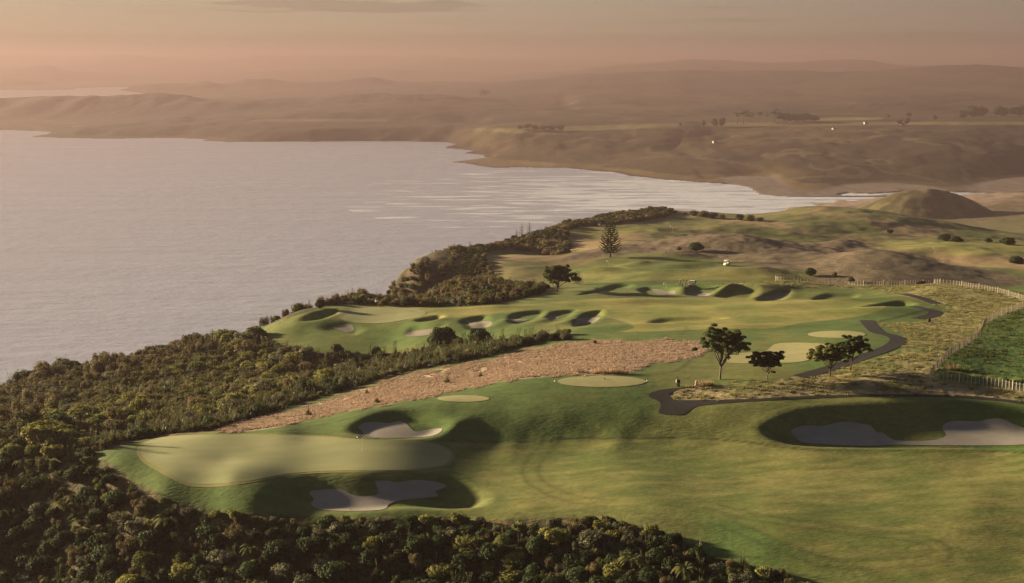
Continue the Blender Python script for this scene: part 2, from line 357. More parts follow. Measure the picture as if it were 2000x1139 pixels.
HOLLOW = [ # grass hollows and swales without sand
 (ZD([(260,595),(380,548),(480,545),(540,560),(500,598),(380,606)]), 0.8, 3.2, 0.0),
 (ZA([(130,825),(250,790),(400,775),(440,795),(330,830),(200,845)]), 1.0, 2.2, 0.1),
 (ZB([(270,190),(360,140),(480,118),(560,120),(500,155),(400,185)]), 1.0, 2.4, 0.1),
 (ZF([(860,110),(960,72),(1300,62),(1420,75),(1200,95),(980,120)]), 0.7, 3.6, 0.0),
 (ZD([(800,610),(870,575),(1000,572),(1100,580),(1040,605),(900,618)]), 0.7, 3.4, 0.0),
 (ZD([(1080,665),(1180,640),(1330,622),(1400,640),(1280,660),(1160,672)]), 1.0, 3.0, 0.1),
 (ZA([(1700,600),(1850,540),(2050,480),(2250,470),(2300,500),(2000,560)]), 1.0, 4.0, 0.0),
]
# mounds: photo position, half sizes in metres, turn, height
for (u, v, rx, ry, a, k) in [
    (893,832, 2.0,5.0,-0.5,0.35),(880,604, 9,4,0.1,0.5),(800,598, 8,3,0,0.4),(960,604,8,3,0.1,0.6),(990,628,2.2,6,-0.5,0.6),(1062,627,2.0,6,-0.6,0.5),(1118,628,2.0,5,-0.6,0.6),(930,632,3,4,-0.3,0.5),
    (1335,566,2.2,5,0.2,.7),(1420,566,2.2,6,-0.6,.7),(1480,562,12,4,0.1,.9),(1230,590,14,5,0.15,0.8),
    (510,970,3.2,3.2,0,0.5),(1500,800,9,6,0.2,0.35),(1225,640,16,5,0.2,0.6),(1450,640,12,4,0.1,0.7),(1330,500,10,8,0,2.0),(1360,520,12,6,0,1.8),(1300,535,10,6,0,1.5),(1250,518,6,5,0,1.6),(1450,530,20,8,0.1,1.4),
    (1160,530,9,7,0,1.6),(1480,600,25,7,0.1,0.6),(1700,610,14,6,0.1,1.0),(1660,590,16,6,0.1,1.0)]:
    p = hit(u, v, H0)[0]
    MOUNDS.append((p[0], p[1], rx, ry, a, k))
_b = []
for s, o, d, w, lip in SAND: _b.append((hitpoly(o, 4, H0)[:, :2], d, w, lip))
for o, d, w, lip in HOLLOW: _b.append((hitpoly(o, 4, H0)[:, :2], d, w, lip))
BOWLS.extend(_b)

GREEN1 = Z5([(925,260),(950,228),(1010,203),(1090,189),(1250,180),(1500,177)]) + Z6([(0,177),(400,190),(620,208),(850,217),(1050,222),(1150,236),(1230,265),(1265,300),(1255,345),(1200,375),(1050,398),(850,408),(500,410),(200,430),(30,462)]) + Z5([(1600,478),(1400,495),(1250,493),(1150,455),(1050,400),(960,350),(918,300)])
def ell(cx, cy, rx, ry, n=14): return [(cx + rx * math.cos(6.2832 * i / n), cy + ry * math.sin(6.2832 * i / n)) for i in range(n)]
TEE1 = ell(1175,745.5,87,11); TEE2 = ell(905,779,51,6.5); TEE3 = ell(1634,653.5,57,7)
TEE4 = ZE([(905,310),(960,265),(1060,250),(1220,248),(1400,256),(1480,275),(1420,350),(1320,405),(1240,432),(1100,445),(800,450),(520,445),(470,405),(600,352),(850,338)])
GREEN2 = ZB([(520,150),(560,120),(640,108),(800,104),(1000,108),(1090,125),(1100,150),(980,180),(850,202),(700,205),(580,190)])
FAIR1 = Z5([(1400,172),(1700,165)]) + Z6([(0,163),(300,165),(500,180),(650,196),(900,209),(1250,210),(1500,224),(1900,217)]) + Z7([(450,203),(800,200),(1200,195),(1500,205),(1800,232)]) + Z8([(0,205),(300,238),(600,271),(900,278),(1600,281),(2000,293),(2500,330),(2900,800),(2600,1300),(1500,1250),(1250,1160),(1000,1045),(700,955),(500,905),(150,752)]) + Z7([(1500,722),(1300,680),(1100,645),(850,632),(500,660),(230,690),(110,600),(-40,500)]) + [(880,918),(760,935),(640,925),(540,935),(480,950),(400,945),(330,925),(280,900),(265,880),(300,860)]
FAIR2 = [(620,606),(700,596),(850,600),(1000,596),(1150,585),(1300,582),(1500,583),(1700,590),(1730,600),(1690,615),(1650,622),(1560,632),(1440,655),(1300,664),(1150,664),(1160,655),(1240,640),(1180,618),(1100,606),(980,612),(860,622),(700,622),(600,622)]
RED = [(430,838),(520,815),(640,782),(740,752),(830,726),(950,705),(1050,680),(1130,669),(1250,667),(1368,667),(1366,696),(1315,705),(1270,711),(1234,727),(1180,732),(1120,731),(1060,737),(1000,742),(950,751),(880,765),(840,775),(760,789),(700,800),(640,812),(560,830),(470,843)]
STRAW = [(1306,776),(1330,760),(1370,755),(1460,746),(1540,738),(1620,724),(1700,705),(1762,680),(1768,660),(1750,645),(1720,632),(1800,628),(1850,606),(1820,592),(1700,566),(1500,556),(1330,552),(1330,548),(1550,545),(1700,552),(1850,550),(1930,560),(2010,582),(2300,600),(2300,620),(2010,600),(1925,632),(1915,655),(1860,690),(1820,730),(1815,742),(2010,762),(2300,790),(2300,810),(2000,788),(1900,778),(1750,771),(1600,772),(1450,780),(1340,783)]
PADDOCK = [(2010,600),(1925,632),(1915,655),(1860,690),(1820,730),(1815,743),(2010,763),(2300,790),(2300,560)]
LANE = [(1330,556),(1450,552),(1560,549),(1720,560),(1860,556),(1940,564),(2010,586)]
HEATH = [[(1190,498),(1290,466),(1400,452),(1460,453),(1560,473),(1650,494),(1600,514),(1480,517),(1425,510),(1330,498),(1260,494)],
         [(1480,519),(1606,510),(1690,483),(1745,488),(1850,510),(1990,540),(1990,558),(1700,560),(1560,548)],
         [(1570,492),(1590,473),(1650,465),(1720,480),(1690,486),(1640,498)],
         [(1110,500),(1200,478),(1290,466),(1230,492),(1110,510)]]
SCRUB = [(1560,1150),(1490,1115),(1400,1090),(1340,1062),(1280,1040),(1150,1014),(1000,1014),(900,1016),(700,1013),(560,1008),(420,996),(330,972),(260,940),(215,905),(180,893),(250,868),(330,852),(420,842),(500,817),(620,782),(740,746),(830,722),(950,700),(1040,676),(1120,660),(1100,650),(1040,656),(950,668),(860,672),(780,690),(700,692),(620,688),(540,672),(500,655),(440,648),(440,600),(0,690),(-500,712),(-3500,712),(-3500,1700),(1700,1400)]
BAND = [(500,640),(480,600),(790,548),(800,530),(840,500),(880,482),(930,485),(950,510),(968,540),(990,555),(1060,560),(1060,572),(980,592),(860,600),(740,597),(650,597),(560,622)]
WOOD = [(925,497),(885,500),(862,512),(858,503),(885,488),(925,478),(960,485),(1000,462),(1100,432),(1180,415),(1300,410),(1300,424),(1200,440),(1110,450),(1112,490),(1080,500),(1000,488)]

# ------------------------------------------------------------------ colour of the ground (its own colours, no light)
def cmix(a, b, t): return a + (b - a) * t[..., None]
C_ = lambda r, g, b: np.array([r, g, b])
def to_px(x, y, z):
    f = math.cos(PITCH) * y - math.sin(PITCH) * (z - CAMZ); up = math.sin(PITCH) * y + math.cos(PITCH) * (z - CAMZ)
    return 1000 + FPX * x / f, 569.5 - FPX * up / f
def zone(poly, u, v, y, ymin=0, ymax=1e9, soft=2.0, n=4):
    pp = smooth_poly(poly, n) if n > 1 else np.array(poly)
    s = sdf(pp, u, v, 40)
    return ss(-soft, soft, s) * ((y > ymin) & (y < ymax))
def ground_colour(x, y, z):
    u, v = to_px(x, y, z)
    wu = fbm(x / 3.0, y / 3.0, 3, 50) * 3; wv = fbm(x / 3.0, y / 3.0, 3, 60) * 1.6
    n1 = fbm(x / 9, y / 14, 4, 70); n2 = fbm(x / 1.7, y / 2.6, 3, 80); n3 = fbm(x / 45, y / 60, 3, 90)
    sh = x.shape + (3,)
    rough = np.zeros(x.shape)
    c = np.zeros(sh) + C_(.058,.092,.024)
    c = cmix(c, C_(.100,.108,.034) + np.zeros(sh), ss(-.25, .5, n1 * .7 + n3))
    rough += .26
    far = ss(440, 560, y)
    farc = cmix(C_(.10,.105,.035) + np.zeros(sh), C_(.20,.140,.085) + np.zeros(sh), ss(-.15, .35, n3 + .5 * n1))
    c = cmix(c, farc, far * .85)
    hz = ss(860, 900, y); c = cmix(c, C_(.085,.08,.04) + np.zeros(sh), hz)
    lo = ss(18, 6, z) * ss(900, 1200, y); c = cmix(c, C_(.10,.08,.05) + np.zeros(sh), lo)
    bs = ss(4.0, 1.6, z) * (y > 1400); c = cmix(c, C_(.27,.20,.16) + np.zeros(sh), bs)
    for hp in HEATH:
        m = zone(hp, u + wu, v + wv, y, 440, 700, 3); c = cmix(c, C_(.105,.078,.058) * (1 + .35 * n2[..., None]) + np.zeros(sh), m * .9); rough = np.maximum(rough, m * .9)
    m = zone(FAIR2, u + .5 * wu, v + .3 * wv, y, 290, 420, 1.5)
    mown = cmix(C_(.115,.130,.034) + np.zeros(sh), C_(.190,.175,.058) + np.zeros(sh), ss(-.5, .5, n1))
    c = cmix(c, mown, m); rough *= 1 - .8 * m
    fm = zone([(1120,545),(1180,515),(1260,530),(1330,530),(1500,525),(1600,535),(1540,548),(1330,546),(1180,552)], u, v, y, 440, 600, 2); c = cmix(c, mown, fm * .8)
    fm = zone([(1100,462),(1120,448),(1300,442),(1400,440),(1380,446),(1250,452),(1180,464)], u, v, y, 600, 900, 2); c = cmix(c, mown, fm * .7)
    fm = zone([(1700,480),(1790,470),(1900,472),(2010,482),(2010,495),(1900,500),(1800,492)], u, v, y, 540, 800, 2); c = cmix(c, mown, fm * .8)
    # front fairway: mown, with faint sweeps of the mower
    sweep = fbm(x * .16 + y * .02, y / 1.6 - x * .12, 3, 33)
    front = cmix(C_(.085,.105,.028) + np.zeros(sh), C_(.160,.150,.052) + np.zeros(sh), np.clip(.45 + .9 * sweep + .7 * n1, 0, 1))
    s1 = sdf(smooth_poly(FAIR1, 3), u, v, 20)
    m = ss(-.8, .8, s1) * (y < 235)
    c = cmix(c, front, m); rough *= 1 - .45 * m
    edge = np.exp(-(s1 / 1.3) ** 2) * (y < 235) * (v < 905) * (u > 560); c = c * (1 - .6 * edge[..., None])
    # red seed-head grass
    m = zone(RED, u + 1.5 * wu, v + 1.2 * wv, y, 205, 300, 2.2)
    red = cmix(C_(.15,.12,.065) + np.zeros(sh), C_(.30,.225,.165) + np.zeros(sh), ss(-.45, .25, n2 * .8 + n1 * .6))
    c = cmix(c, red, m); rough = np.maximum(rough, m)
    m = zone(STRAW, u + wu, v + wv, y, 205, 420, 1.6)
    straw = cmix(C_(.085,.10,.032) + np.zeros(sh), C_(.20,.175,.080) + np.zeros(sh), ss(-.4, .4, n2 + n1))
    redder = ss(700, 745, v) * ss(-.5, .2, n1); straw = cmix(straw, C_(.25,.18,.125) + np.zeros(sh), redder * .6)
    c = cmix(c, straw, m); rough = np.maximum(rough, m * .9)
    m = zone(PADDOCK, u + wu, v, y, 205, 400, 1.6, 1)
    c = cmix(c, cmix(C_(.035,.075,.016) + np.zeros(sh), C_(.075,.10,.028) + np.zeros(sh), ss(-.2, .5, n2 + n1)), m); rough = np.maximum(rough, m)
    # earth and litter under the scrub
    m = np.maximum(zone(SCRUB, u + 2 * wu, v + wv, y, 95, 420, 2), zone(BAND, u, v, y, 330, 640, 2)); m = np.maximum(m, zone(WOOD, u, v, y, 540, 990, 3))
    sc = cmix(C_(.030,.034,.012) + np.zeros(sh), C_(.085,.062,.030) + np.zeros(sh), ss(-.3, .5, n1 + n2))
    c = cmix(c, sc, m); rough = np.maximum(rough, m)
    # cliffs: ochre clay
    e = np.interp(y, EDGE[:, 0], EDGE[:, 1]) - x
    cl_ = ss(-3, 5, e); c = cmix(c, cmix(C_(.035,.028,.017) + np.zeros(sh), C_(.08,.055,.034) + np.zeros(sh), ss(-.2, .5, fbm(x / 5, z / 9, 3, 21))), cl_ * (z > -1)); rough = np.maximum(rough, cl_)
    m = zone([(770,575),(785,535),(825,500),(880,484),(900,492),(905,510),(880,535),(862,560)], u, v, y, 455, 600, 3)
    c = cmix(c, cmix(C_(.032,.026,.015) + np.zeros(sh), C_(.075,.052,.031) + np.zeros(sh), ss(-.3, .4, fbm((x + z * .6) / 3, z / 12, 3, 22))), m)
    # tyre tracks and mower lines
    for pl in TRACKS:
        d = line_dist(pl, x, y); c = c * (1 - .36 * np.exp(-(d / .40) ** 2) * (.75 + .2 * n2))[..., None]
    c = c * (1 + .10 * n2[..., None])
    return np.clip(c, .004, .9), rough
TRACKS = []
def offset_line(pl, o):
    d = np.gradient(pl, axis=0); l = np.hypot(d[:, 0], d[:, 1])[:, None]; nn = np.c_[-d[:, 1], d[:, 0]] / l
    return pl + nn * o
def track(pts, both=1.0):
    h = hitpoly(pts, 5, None, False)[:, :2]
    if both: TRACKS.append(offset_line(h, both)); TRACKS.append(offset_line(h, -both))
    else: TRACKS.append(h)
track(Z7([(430,170),(400,240),(340,310),(300,360),(285,420),(320,480),(400,530),(560,590),(800,620)]), 1.1)
track(Z8([(-30,640),(250,710),(600,760),(900,800),(1200,835),(1400,880),(1460,930),(1400,985),(1200,1010),(950,1018),(700,1000),(500,930),(300,850),(60,745)]), 1.1)
track(Z7([(450,203),(800,198),(1200,193)]), 0)
track(Z5([(925,290),(1010,235),(1120,205),(1300,190)]), 0)
track(Z5([(700,330),(760,285),(850,240),(1000,200)]), 0)
track(Z5([(1035,290),(1060,250),(1130,220),(1300,195)]), 0)
track([(440,848),(560,835),(640,818),(740,802),(800,790),(850,777)], 0)
track([(560,842),(640,828),(720,808),(790,795)], 0)
track(ZF([(0,568),(120,550),(200,530),(245,505),(215,480),(240,462),(300,452),(400,447)]), 0)
track(ZF([(760,440),(900,435),(1030,425),(1110,385),(1160,345)]), 0)
track(ZF([(1090,180),(1130,150),(1135,125)]), 0)
track(ZE([(20,520),(90,480),(140,420)]), 0)
track([(545,632),(570,618),(590,612),(620,604)], 0.6)
track([(520,645),(550,628),(575,615),(600,608)], 0)
for k in range(5): track([(1650 + k * 20, 640 - k * 3), (1760 + k * 25, 620 - k * 7), (1900 + k * 20, 598 - k * 6), (1990, 600 - k * 5)], 0)

# ------------------------------------------------------------------ mesh builders
def set_mesh(name, verts, faces, mat=None, smooth=True, parent=None, kind=None, label=None, colors=None, rough=None):
    me = bpy.data.meshes.new(name)
    verts = np.asarray(verts, np.float32); faces = np.asarray(faces, np.int32)
    nv, nf, k = len(verts), len(faces), faces.shape[1]
    me.vertices.add(nv); me.vertices.foreach_set('co', verts.ravel())
    me.loops.add(nf * k); me.loops.foreach_set('vertex_index', faces.ravel())
    me.polygons.add(nf); me.polygons.foreach_set('loop_start', np.arange(0, nf * k, k, dtype=np.int32))
    me.update(calc_edges=True)
    if smooth: me.polygons.foreach_set('use_smooth', np.ones(nf, bool))
    if colors is not None:
        a = me.attributes.new('base', 'FLOAT_COLOR', 'POINT')
        a.data.foreach_set('color', np.c_[colors.reshape(-1, 3), np.ones(nv)].astype(np.float32).ravel())
    if rough is not None:
        a = me.attributes.new('rough', 'FLOAT', 'POINT'); a.data.foreach_set('value', rough.astype(np.float32).ravel())
    if mat: me.materials.append(mat)
    me.update()
    o = bpy.data.objects.new(name, me); COL.objects.link(o)
    if parent: o.parent = parent
    if kind: o['kind'] = kind
    if label: o['label'] = label
    return o
def polar_grid(y0, y1, ny, a0, a1, nx):
    b = np.exp(np.linspace(math.log(y0), math.log(y1), ny)); a = np.linspace(a0, a1, nx) if a0 > -1 else np.r_[np.linspace(a0, -.5, 50, endpoint=False), np.linspace(-.5, a1, nx - 50)]
    Y = np.repeat(b[:, None], nx, 1); X = a[None, :] * Y
    i = (np.arange(ny - 1)[:, None] * nx + np.arange(nx - 1)[None, :]).ravel()
    return X, Y, np.c_[i, i + 1, i + nx + 1, i + nx]

# ------------------------------------------------------------------ materials
def mat_new(name):
    m = bpy.data.materials.new(name); m.use_nodes = True; t = m.node_tree
    return m, t, t.nodes['Principled BSDF']
def simple_mat(name, col, rough=.8, noise=None, amp=.25, spec=.2, bump=0):
    m, t, b = mat_new(name)
    b.inputs['Roughness'].default_value = rough; b.inputs['Specular IOR Level'].default_value = spec
    b.inputs['Base Color'].default_value = (*col, 1)
    if noise:
        tc = N(t, 'ShaderNodeTexCoord'); n = N(t, 'ShaderNodeTexNoise'); n.inputs['Scale'].default_value = noise; n.inputs['Detail'].default_value = 4
        L(t, tc.outputs['Object'], n.inputs['Vector'])
        mr = N(t, 'ShaderNodeMapRange'); L(t, n.outputs['Fac'], mr.inputs[0]); mr.inputs[1].default_value = .25; mr.inputs[2].default_value = .75
        mr.inputs[3].default_value = 1 - amp; mr.inputs[4].default_value = 1 + amp
        s = N(t, 'ShaderNodeVectorMath', operation='SCALE'); s.inputs[0].default_value = col; L(t, mr.outputs[0], s.inputs['Scale']); L(t, s.outputs[0], b.inputs['Base Color'])
        if bump:
            bp = N(t, 'ShaderNodeBump'); bp.inputs['Distance'].default_value = bump; L(t, n.outputs['Fac'], bp.inputs['Height']); L(t, bp.outputs[0], b.inputs['Normal'])
    return m
def ground_mat(name, far=False):
    m, t, b = mat_new(name)
    at = N(t, 'ShaderNodeAttribute', attribute_name='base'); rg = N(t, 'ShaderNodeAttribute', attribute_name='rough')
    geo = N(t, 'ShaderNodeNewGeometry')
    mp = N(t, 'ShaderNodeMapping'); L(t, geo.outputs['Position'], mp.inputs[0])
    n1 = N(t, 'ShaderNodeTexNoise'); n2 = N(t, 'ShaderNodeTexNoise')
    if far: mp.inputs['Scale'].default_value = (1, .5, 1); n1.inputs['Scale'].default_value = .05; n2.inputs['Scale'].default_value = .011
    else: mp.inputs['Scale'].default_value = (.42, 1, 1); n1.inputs['Scale'].default_value = 2.6; n2.inputs['Scale'].default_value = .55
    for n in (n1, n2): n.inputs['Detail'].default_value = 3; L(t, mp.outputs[0], n.inputs['Vector'])
    s = N(t, 'ShaderNodeMath', operation='ADD'); L(t, n1.outputs['Fac'], s.inputs[0]); L(t, n2.outputs['Fac'], s.inputs[1])
    amp = N(t, 'ShaderNodeMapRange'); L(t, rg.outputs['Fac'], amp.inputs[0]); amp.inputs[3].default_value = .7; amp.inputs[4].default_value = 1.5
    s2 = N(t, 'ShaderNodeMath', operation='SUBTRACT'); L(t, s.outputs[0], s2.inputs[0]); s2.inputs[1].default_value = 1.0
    s3 = N(t, 'ShaderNodeMath', operation='MULTIPLY_ADD'); L(t, s2.outputs[0], s3.inputs[0]); L(t, amp.outputs[0], s3.inputs[1]); s3.inputs[2].default_value = 1.0
    sc = N(t, 'ShaderNodeVectorMath', operation='SCALE'); L(t, at.outputs['Color'], sc.inputs[0]); L(t, s3.outputs[0], sc.inputs['Scale'])
    L(t, sc.outputs[0], b.inputs['Base Color']); b.inputs['Roughness'].default_value = .9; b.inputs['Specular IOR Level'].default_value = .12
    bp = N(t, 'ShaderNodeBump'); L(t, n1.outputs['Fac'], bp.inputs['Height'])
    bs = N(t, 'ShaderNodeMapRange'); L(t, rg.outputs['Fac'], bs.inputs[0]); bs.inputs[3].default_value = .02 if not far else 1.2; bs.inputs[4].default_value = .20 if not far else 4.0
    L(t, bs.outputs[0], bp.inputs['Distance']); L(t, bp.outputs[0], b.inputs['Normal'])
    return m
M_ground = ground_mat('grass_ground'); M_far = ground_mat('far_ground', True)

# ------------------------------------------------------------------ near ground
NR, NCOL = 1000, 760
X, Y, F_ = polar_grid(100, 2000, NR, -1.4, .50, NCOL)
Zg = H(X, Y)
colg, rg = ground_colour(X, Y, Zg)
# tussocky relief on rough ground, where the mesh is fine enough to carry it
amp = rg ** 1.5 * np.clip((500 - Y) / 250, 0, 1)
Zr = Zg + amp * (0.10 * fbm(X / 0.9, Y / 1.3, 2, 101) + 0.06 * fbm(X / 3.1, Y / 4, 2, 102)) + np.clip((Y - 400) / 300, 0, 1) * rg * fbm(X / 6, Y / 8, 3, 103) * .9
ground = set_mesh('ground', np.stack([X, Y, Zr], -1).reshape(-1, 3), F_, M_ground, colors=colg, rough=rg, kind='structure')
ground['label'] = 'golf course land with mown fairways, rough grass and scrub slopes falling to the sea'

# ------------------------------------------------------------------ flush sheets: greens, tees, sand, paths
def sheet(name, world_poly, step, mat, lift, label=None, colorf=None, dip=0.0):
    pl = [Vector((p[0], p[1])) for p in world_poly]; n = len(pl)
    a = np.array([[p.x, p.y] for p in pl]); lo = a.min(0); hi = a.max(0)
    gx, gy = np.meshgrid(np.arange(lo[0], hi[0], step), np.arange(lo[1], hi[1], step * 1.3))
    gx = gx.ravel() + nrng.uniform(-.1, .1, gx.size) * step; gy = gy.ravel()
    s = sdf(a, gx, gy); k = s > step * .35
    pts = pl + [Vector((p, q)) for p, q in zip(gx[k], gy[k])]
    vs, _, fs, *_r = delaunay_2d_cdt(pts, [(i, (i + 1) % n) for i in range(n)], [], 0, 1e-4)
    va = np.array([[p.x, p.y] for p in vs]); fa = np.array([f for f in fs if len(f) == 3])
    cen = va[fa].mean(1); fa = fa[inside(a, cen[:, 0], cen[:, 1])]
    z = H(va[:, 0], va[:, 1]) + lift
    tri = va[fa]; ar = (tri[:, 1, 0] - tri[:, 0, 0]) * (tri[:, 2, 1] - tri[:, 0, 1]) - (tri[:, 1, 1] - tri[:, 0, 1]) * (tri[:, 2, 0] - tri[:, 0, 0])
    fa[ar < 0] = fa[ar < 0][:, ::-1]
    o = set_mesh(name, np.c_[va, z], fa, mat, kind='structure', label=label)
    return o
def turf_mat(name, c1, c2, scale, stretch):
    m, t, b = mat_new(name)
    geo = N(t, 'ShaderNodeNewGeometry'); mp = N(t, 'ShaderNodeMapping'); mp.inputs['Scale'].default_value = stretch; L(t, geo.outputs['Position'], mp.inputs[0])
    n = N(t, 'ShaderNodeTexNoise'); n.inputs['Scale'].default_value = scale; n.inputs['Detail'].default_value = 5; L(t, mp.outputs[0], n.inputs['Vector'])
    n2 = N(t, 'ShaderNodeTexNoise'); n2.inputs['Scale'].default_value = 5.0; n2.inputs['Detail'].default_value = 2; L(t, geo.outputs['Position'], n2.inputs['Vector'])
    mx = N(t, 'ShaderNodeMix', data_type='RGBA'); mr = N(t, 'ShaderNodeMapRange'); L(t, n.outputs['Fac'], mr.inputs[0]); mr.inputs[1].default_value = .3; mr.inputs[2].default_value = .7
    L(t, mr.outputs[0], mx.inputs[0]); mx.inputs[6].default_value = (*c1, 1); mx.inputs[7].default_value = (*c2, 1)
    L(t, mx.outputs[2], b.inputs['Base Color']); b.inputs['Roughness'].default_value = .85; b.inputs['Specular IOR Level'].default_value = .15
    bp = N(t, 'ShaderNodeBump'); bp.inputs['Distance'].default_value = .012; L(t, n2.outputs['Fac'], bp.inputs['Height']); L(t, bp.outputs[0], b.inputs['Normal'])
    return m
M_green = turf_mat('green_turf', (.152,.166,.078), (.212,.210,.110), .16, (.6, 1.6, 1))
M_tee = turf_mat('tee_turf', (.20,.195,.095), (.25,.225,.115), .5, (1, 1, 1))
M_collar = turf_mat('collar_turf', (.13,.135,.045), (.18,.165,.065), .4, (1, 1, 1))
def sand_mat():
    m, t, b = mat_new('bunker_sand')
    geo = N(t, 'ShaderNodeNewGeometry')
    n = N(t, 'ShaderNodeTexNoise'); n.inputs['Scale'].default_value = .5; n.inputs['Detail'].default_value = 4; L(t, geo.outputs['Position'], n.inputs['Vector'])
    w = N(t, 'ShaderNodeTexWave'); w.inputs['Scale'].default_value = 1.6; w.inputs['Distortion'].default_value = 3.5; w.inputs['Detail'].default_value = 2; L(t, geo.outputs['Position'], w.inputs['Vector'])
    mx = N(t, 'ShaderNodeMix', data_type='RGBA'); L(t, n.outputs['Fac'], mx.inputs[0]); mx.inputs[6].default_value = (.165,.148,.138,1); mx.inputs[7].default_value = (.25,.225,.21,1)
    L(t, mx.outputs[2], b.inputs['Base Color']); b.inputs['Roughness'].default_value = 1; b.inputs['Specular IOR Level'].default_value = .1
    bp = N(t, 'ShaderNodeBump'); bp.inputs['Distance'].default_value = .006; L(t, w.outputs['Fac'], bp.inputs['Height']); L(t, bp.outputs[0], b.inputs['Normal'])
    return m
M_sand = sand_mat()
M_sand_shaded = M_sand.copy(); M_sand_shaded.name = 'shaded_bunker_sand'  # darker copy for the mid-distance bunkers, their shade put into the colour
for n in M_sand_shaded.node_tree.nodes:
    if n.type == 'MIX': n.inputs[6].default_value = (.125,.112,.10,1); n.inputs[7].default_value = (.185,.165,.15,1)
M_path = simple_mat('path_asphalt', (.016,.015,.018), .9, 6, .18, .12, .02)
def grow(poly, d):
    a = np.asarray(poly)[:, :2]; t = np.roll(a, -1, 0) - np.roll(a, 1, 0); l = np.hypot(t[:, 0], t[:, 1])[:, None] + 1e-9
    area = np.sum(a[:, 0] * np.roll(a[:, 1], -1) - np.roll(a[:, 0], -1) * a[:, 1])
    nn = np.c_[t[:, 1], -t[:, 0]] / l * (1 if area > 0 else -1)
    return a + nn * d
SHEETS = []
g1 = hitpoly(GREEN1, 4)
sheet('green_collar', grow(g1, .55), .5, M_collar, .03, 'narrow pale collar of turf round the large front putting green')
sheet('putting_green', g1, .5, M_green, .05, 'large kidney-shaped pale putting green in the foreground, checked flag on it')
g2 = hitpoly(GREEN2, 4); sheet('putting_green', g2, .7, M_green, .05, 'smaller far putting green beyond the hollow, white flag at its back')
for T, lab in ((TEE1, 'oval pale tee left of the tall spreading tree'), (TEE2, 'small oval tee above the rear sand bunker'), (TEE3, 'thin oval tee beside the bend of the cart path'), (TEE4, 'large tee lawn behind the four spreading trees')):
    tp = hitpoly(T, 2); sheet('tee_box', tp, .5, M_tee, .05, lab)
    SHEETS.append(tp)
SLAB = ['winding sand bunker in front of the large green','sand bunker behind the large green beside the checked flag','large double sand bunker at the right edge','sand bunker behind the two dark round bushes','first of three shaded bunkers right of the second green','middle and smallest of three shaded bunkers on the far fairway','squarish shaded bunker, rightmost of the row above the red grass','shallow greyish bunker behind the darkest round bush','small pinkish sand bunker under the front of the far green','left crest bunker beneath the group of golfers','right crest bunker beneath the parked white cart','narrow shaded bunker right of the crest bunkers']
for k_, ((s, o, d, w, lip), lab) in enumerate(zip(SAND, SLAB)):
    sp = hitpoly(s, 3); sheet('sand_bunker', sp, .45, M_sand if k_ < 3 else M_sand_shaded, .05, lab)
def ribbon(pts, width, name, lift=.06, label=None, world=False, n=7):
    c = (smooth_poly(pts, n, False) if world else hitpoly(pts, n, None, False))[:, :2]
    # even spacing, so hidden jumps do not matter
    seg = np.r_[0, np.cumsum(np.hypot(*np.diff(c, axis=0).T))]; q = np.arange(0, seg[-1], .8)
    c = np.c_[np.interp(q, seg, c[:, 0]), np.interp(q, seg, c[:, 1])]
    kk = np.ones(5) / 5
    if len(c) > 12: c[2:-2] = np.c_[np.convolve(c[:, 0], kk, 'valid'), np.convolve(c[:, 1], kk, 'valid')]
    rows = [offset_line(c, width * f) for f in (-.5, -.25, 0, .25, .5)]
    V = np.stack(rows, 1); z = H(V[..., 0], V[..., 1]) + lift
    # a level cross-section
    zc = z.mean(1, keepdims=True); z = np.maximum(z, zc - .04)
    m = len(c); V = np.concatenate([V, z[..., None]], -1).reshape(-1, 3)
    i = (np.arange(m - 1)[:, None] * 5 + np.arange(4)[None, :]).ravel()
    return set_mesh(name, V, np.c_[i + 1, i, i + 5, i + 6][:, ::-1], M_path, kind='structure', label=label)
ribbon([(1692,626),(1704,640),(1716,650),(1738,655),(1754,663),(1746,674),(1722,685),(1690,697),(1650,711),(1600,726),(1560,737)], 3.0, 'cart_path', label='middle bend of the asphalt cart path behind the trees')
ribbon([(1786,599),(1808,604),(1828,611),(1815,618),(1790,623)], 3.0, 'cart_path', label='short curl of cart path on the straw slope')
ribbon([(1762,574),(1790,580),(1815,588),(1830,594)], 2.8, 'cart_path', label='farthest visible piece of the cart path near the fence')
junction = ZF([(1220,518),(1060,528),(950,543),(890,570),(905,592),(950,612),(968,640),(960,692),(1060,702),(1120,697),(1190,652),(1270,637),(1500,617),(1700,607),(2000,592)]) + [(1700,775.5),(1850,776.5),(1950,784),(2010,792),(2100,806)] + [(2100,799),(2010,787),(1950,779),(1850,771.5),(1700,771)] + ZF([(2000,576),(1700,592),(1500,600),(1100,607),(1040,592),(1020,570),(1060,545),(1130,528)])
jw = hitpoly(junction, 3); sheet('cart_path', jw, .6, M_path, .05, 'asphalt cart path sweeping round the front strip of fescue')

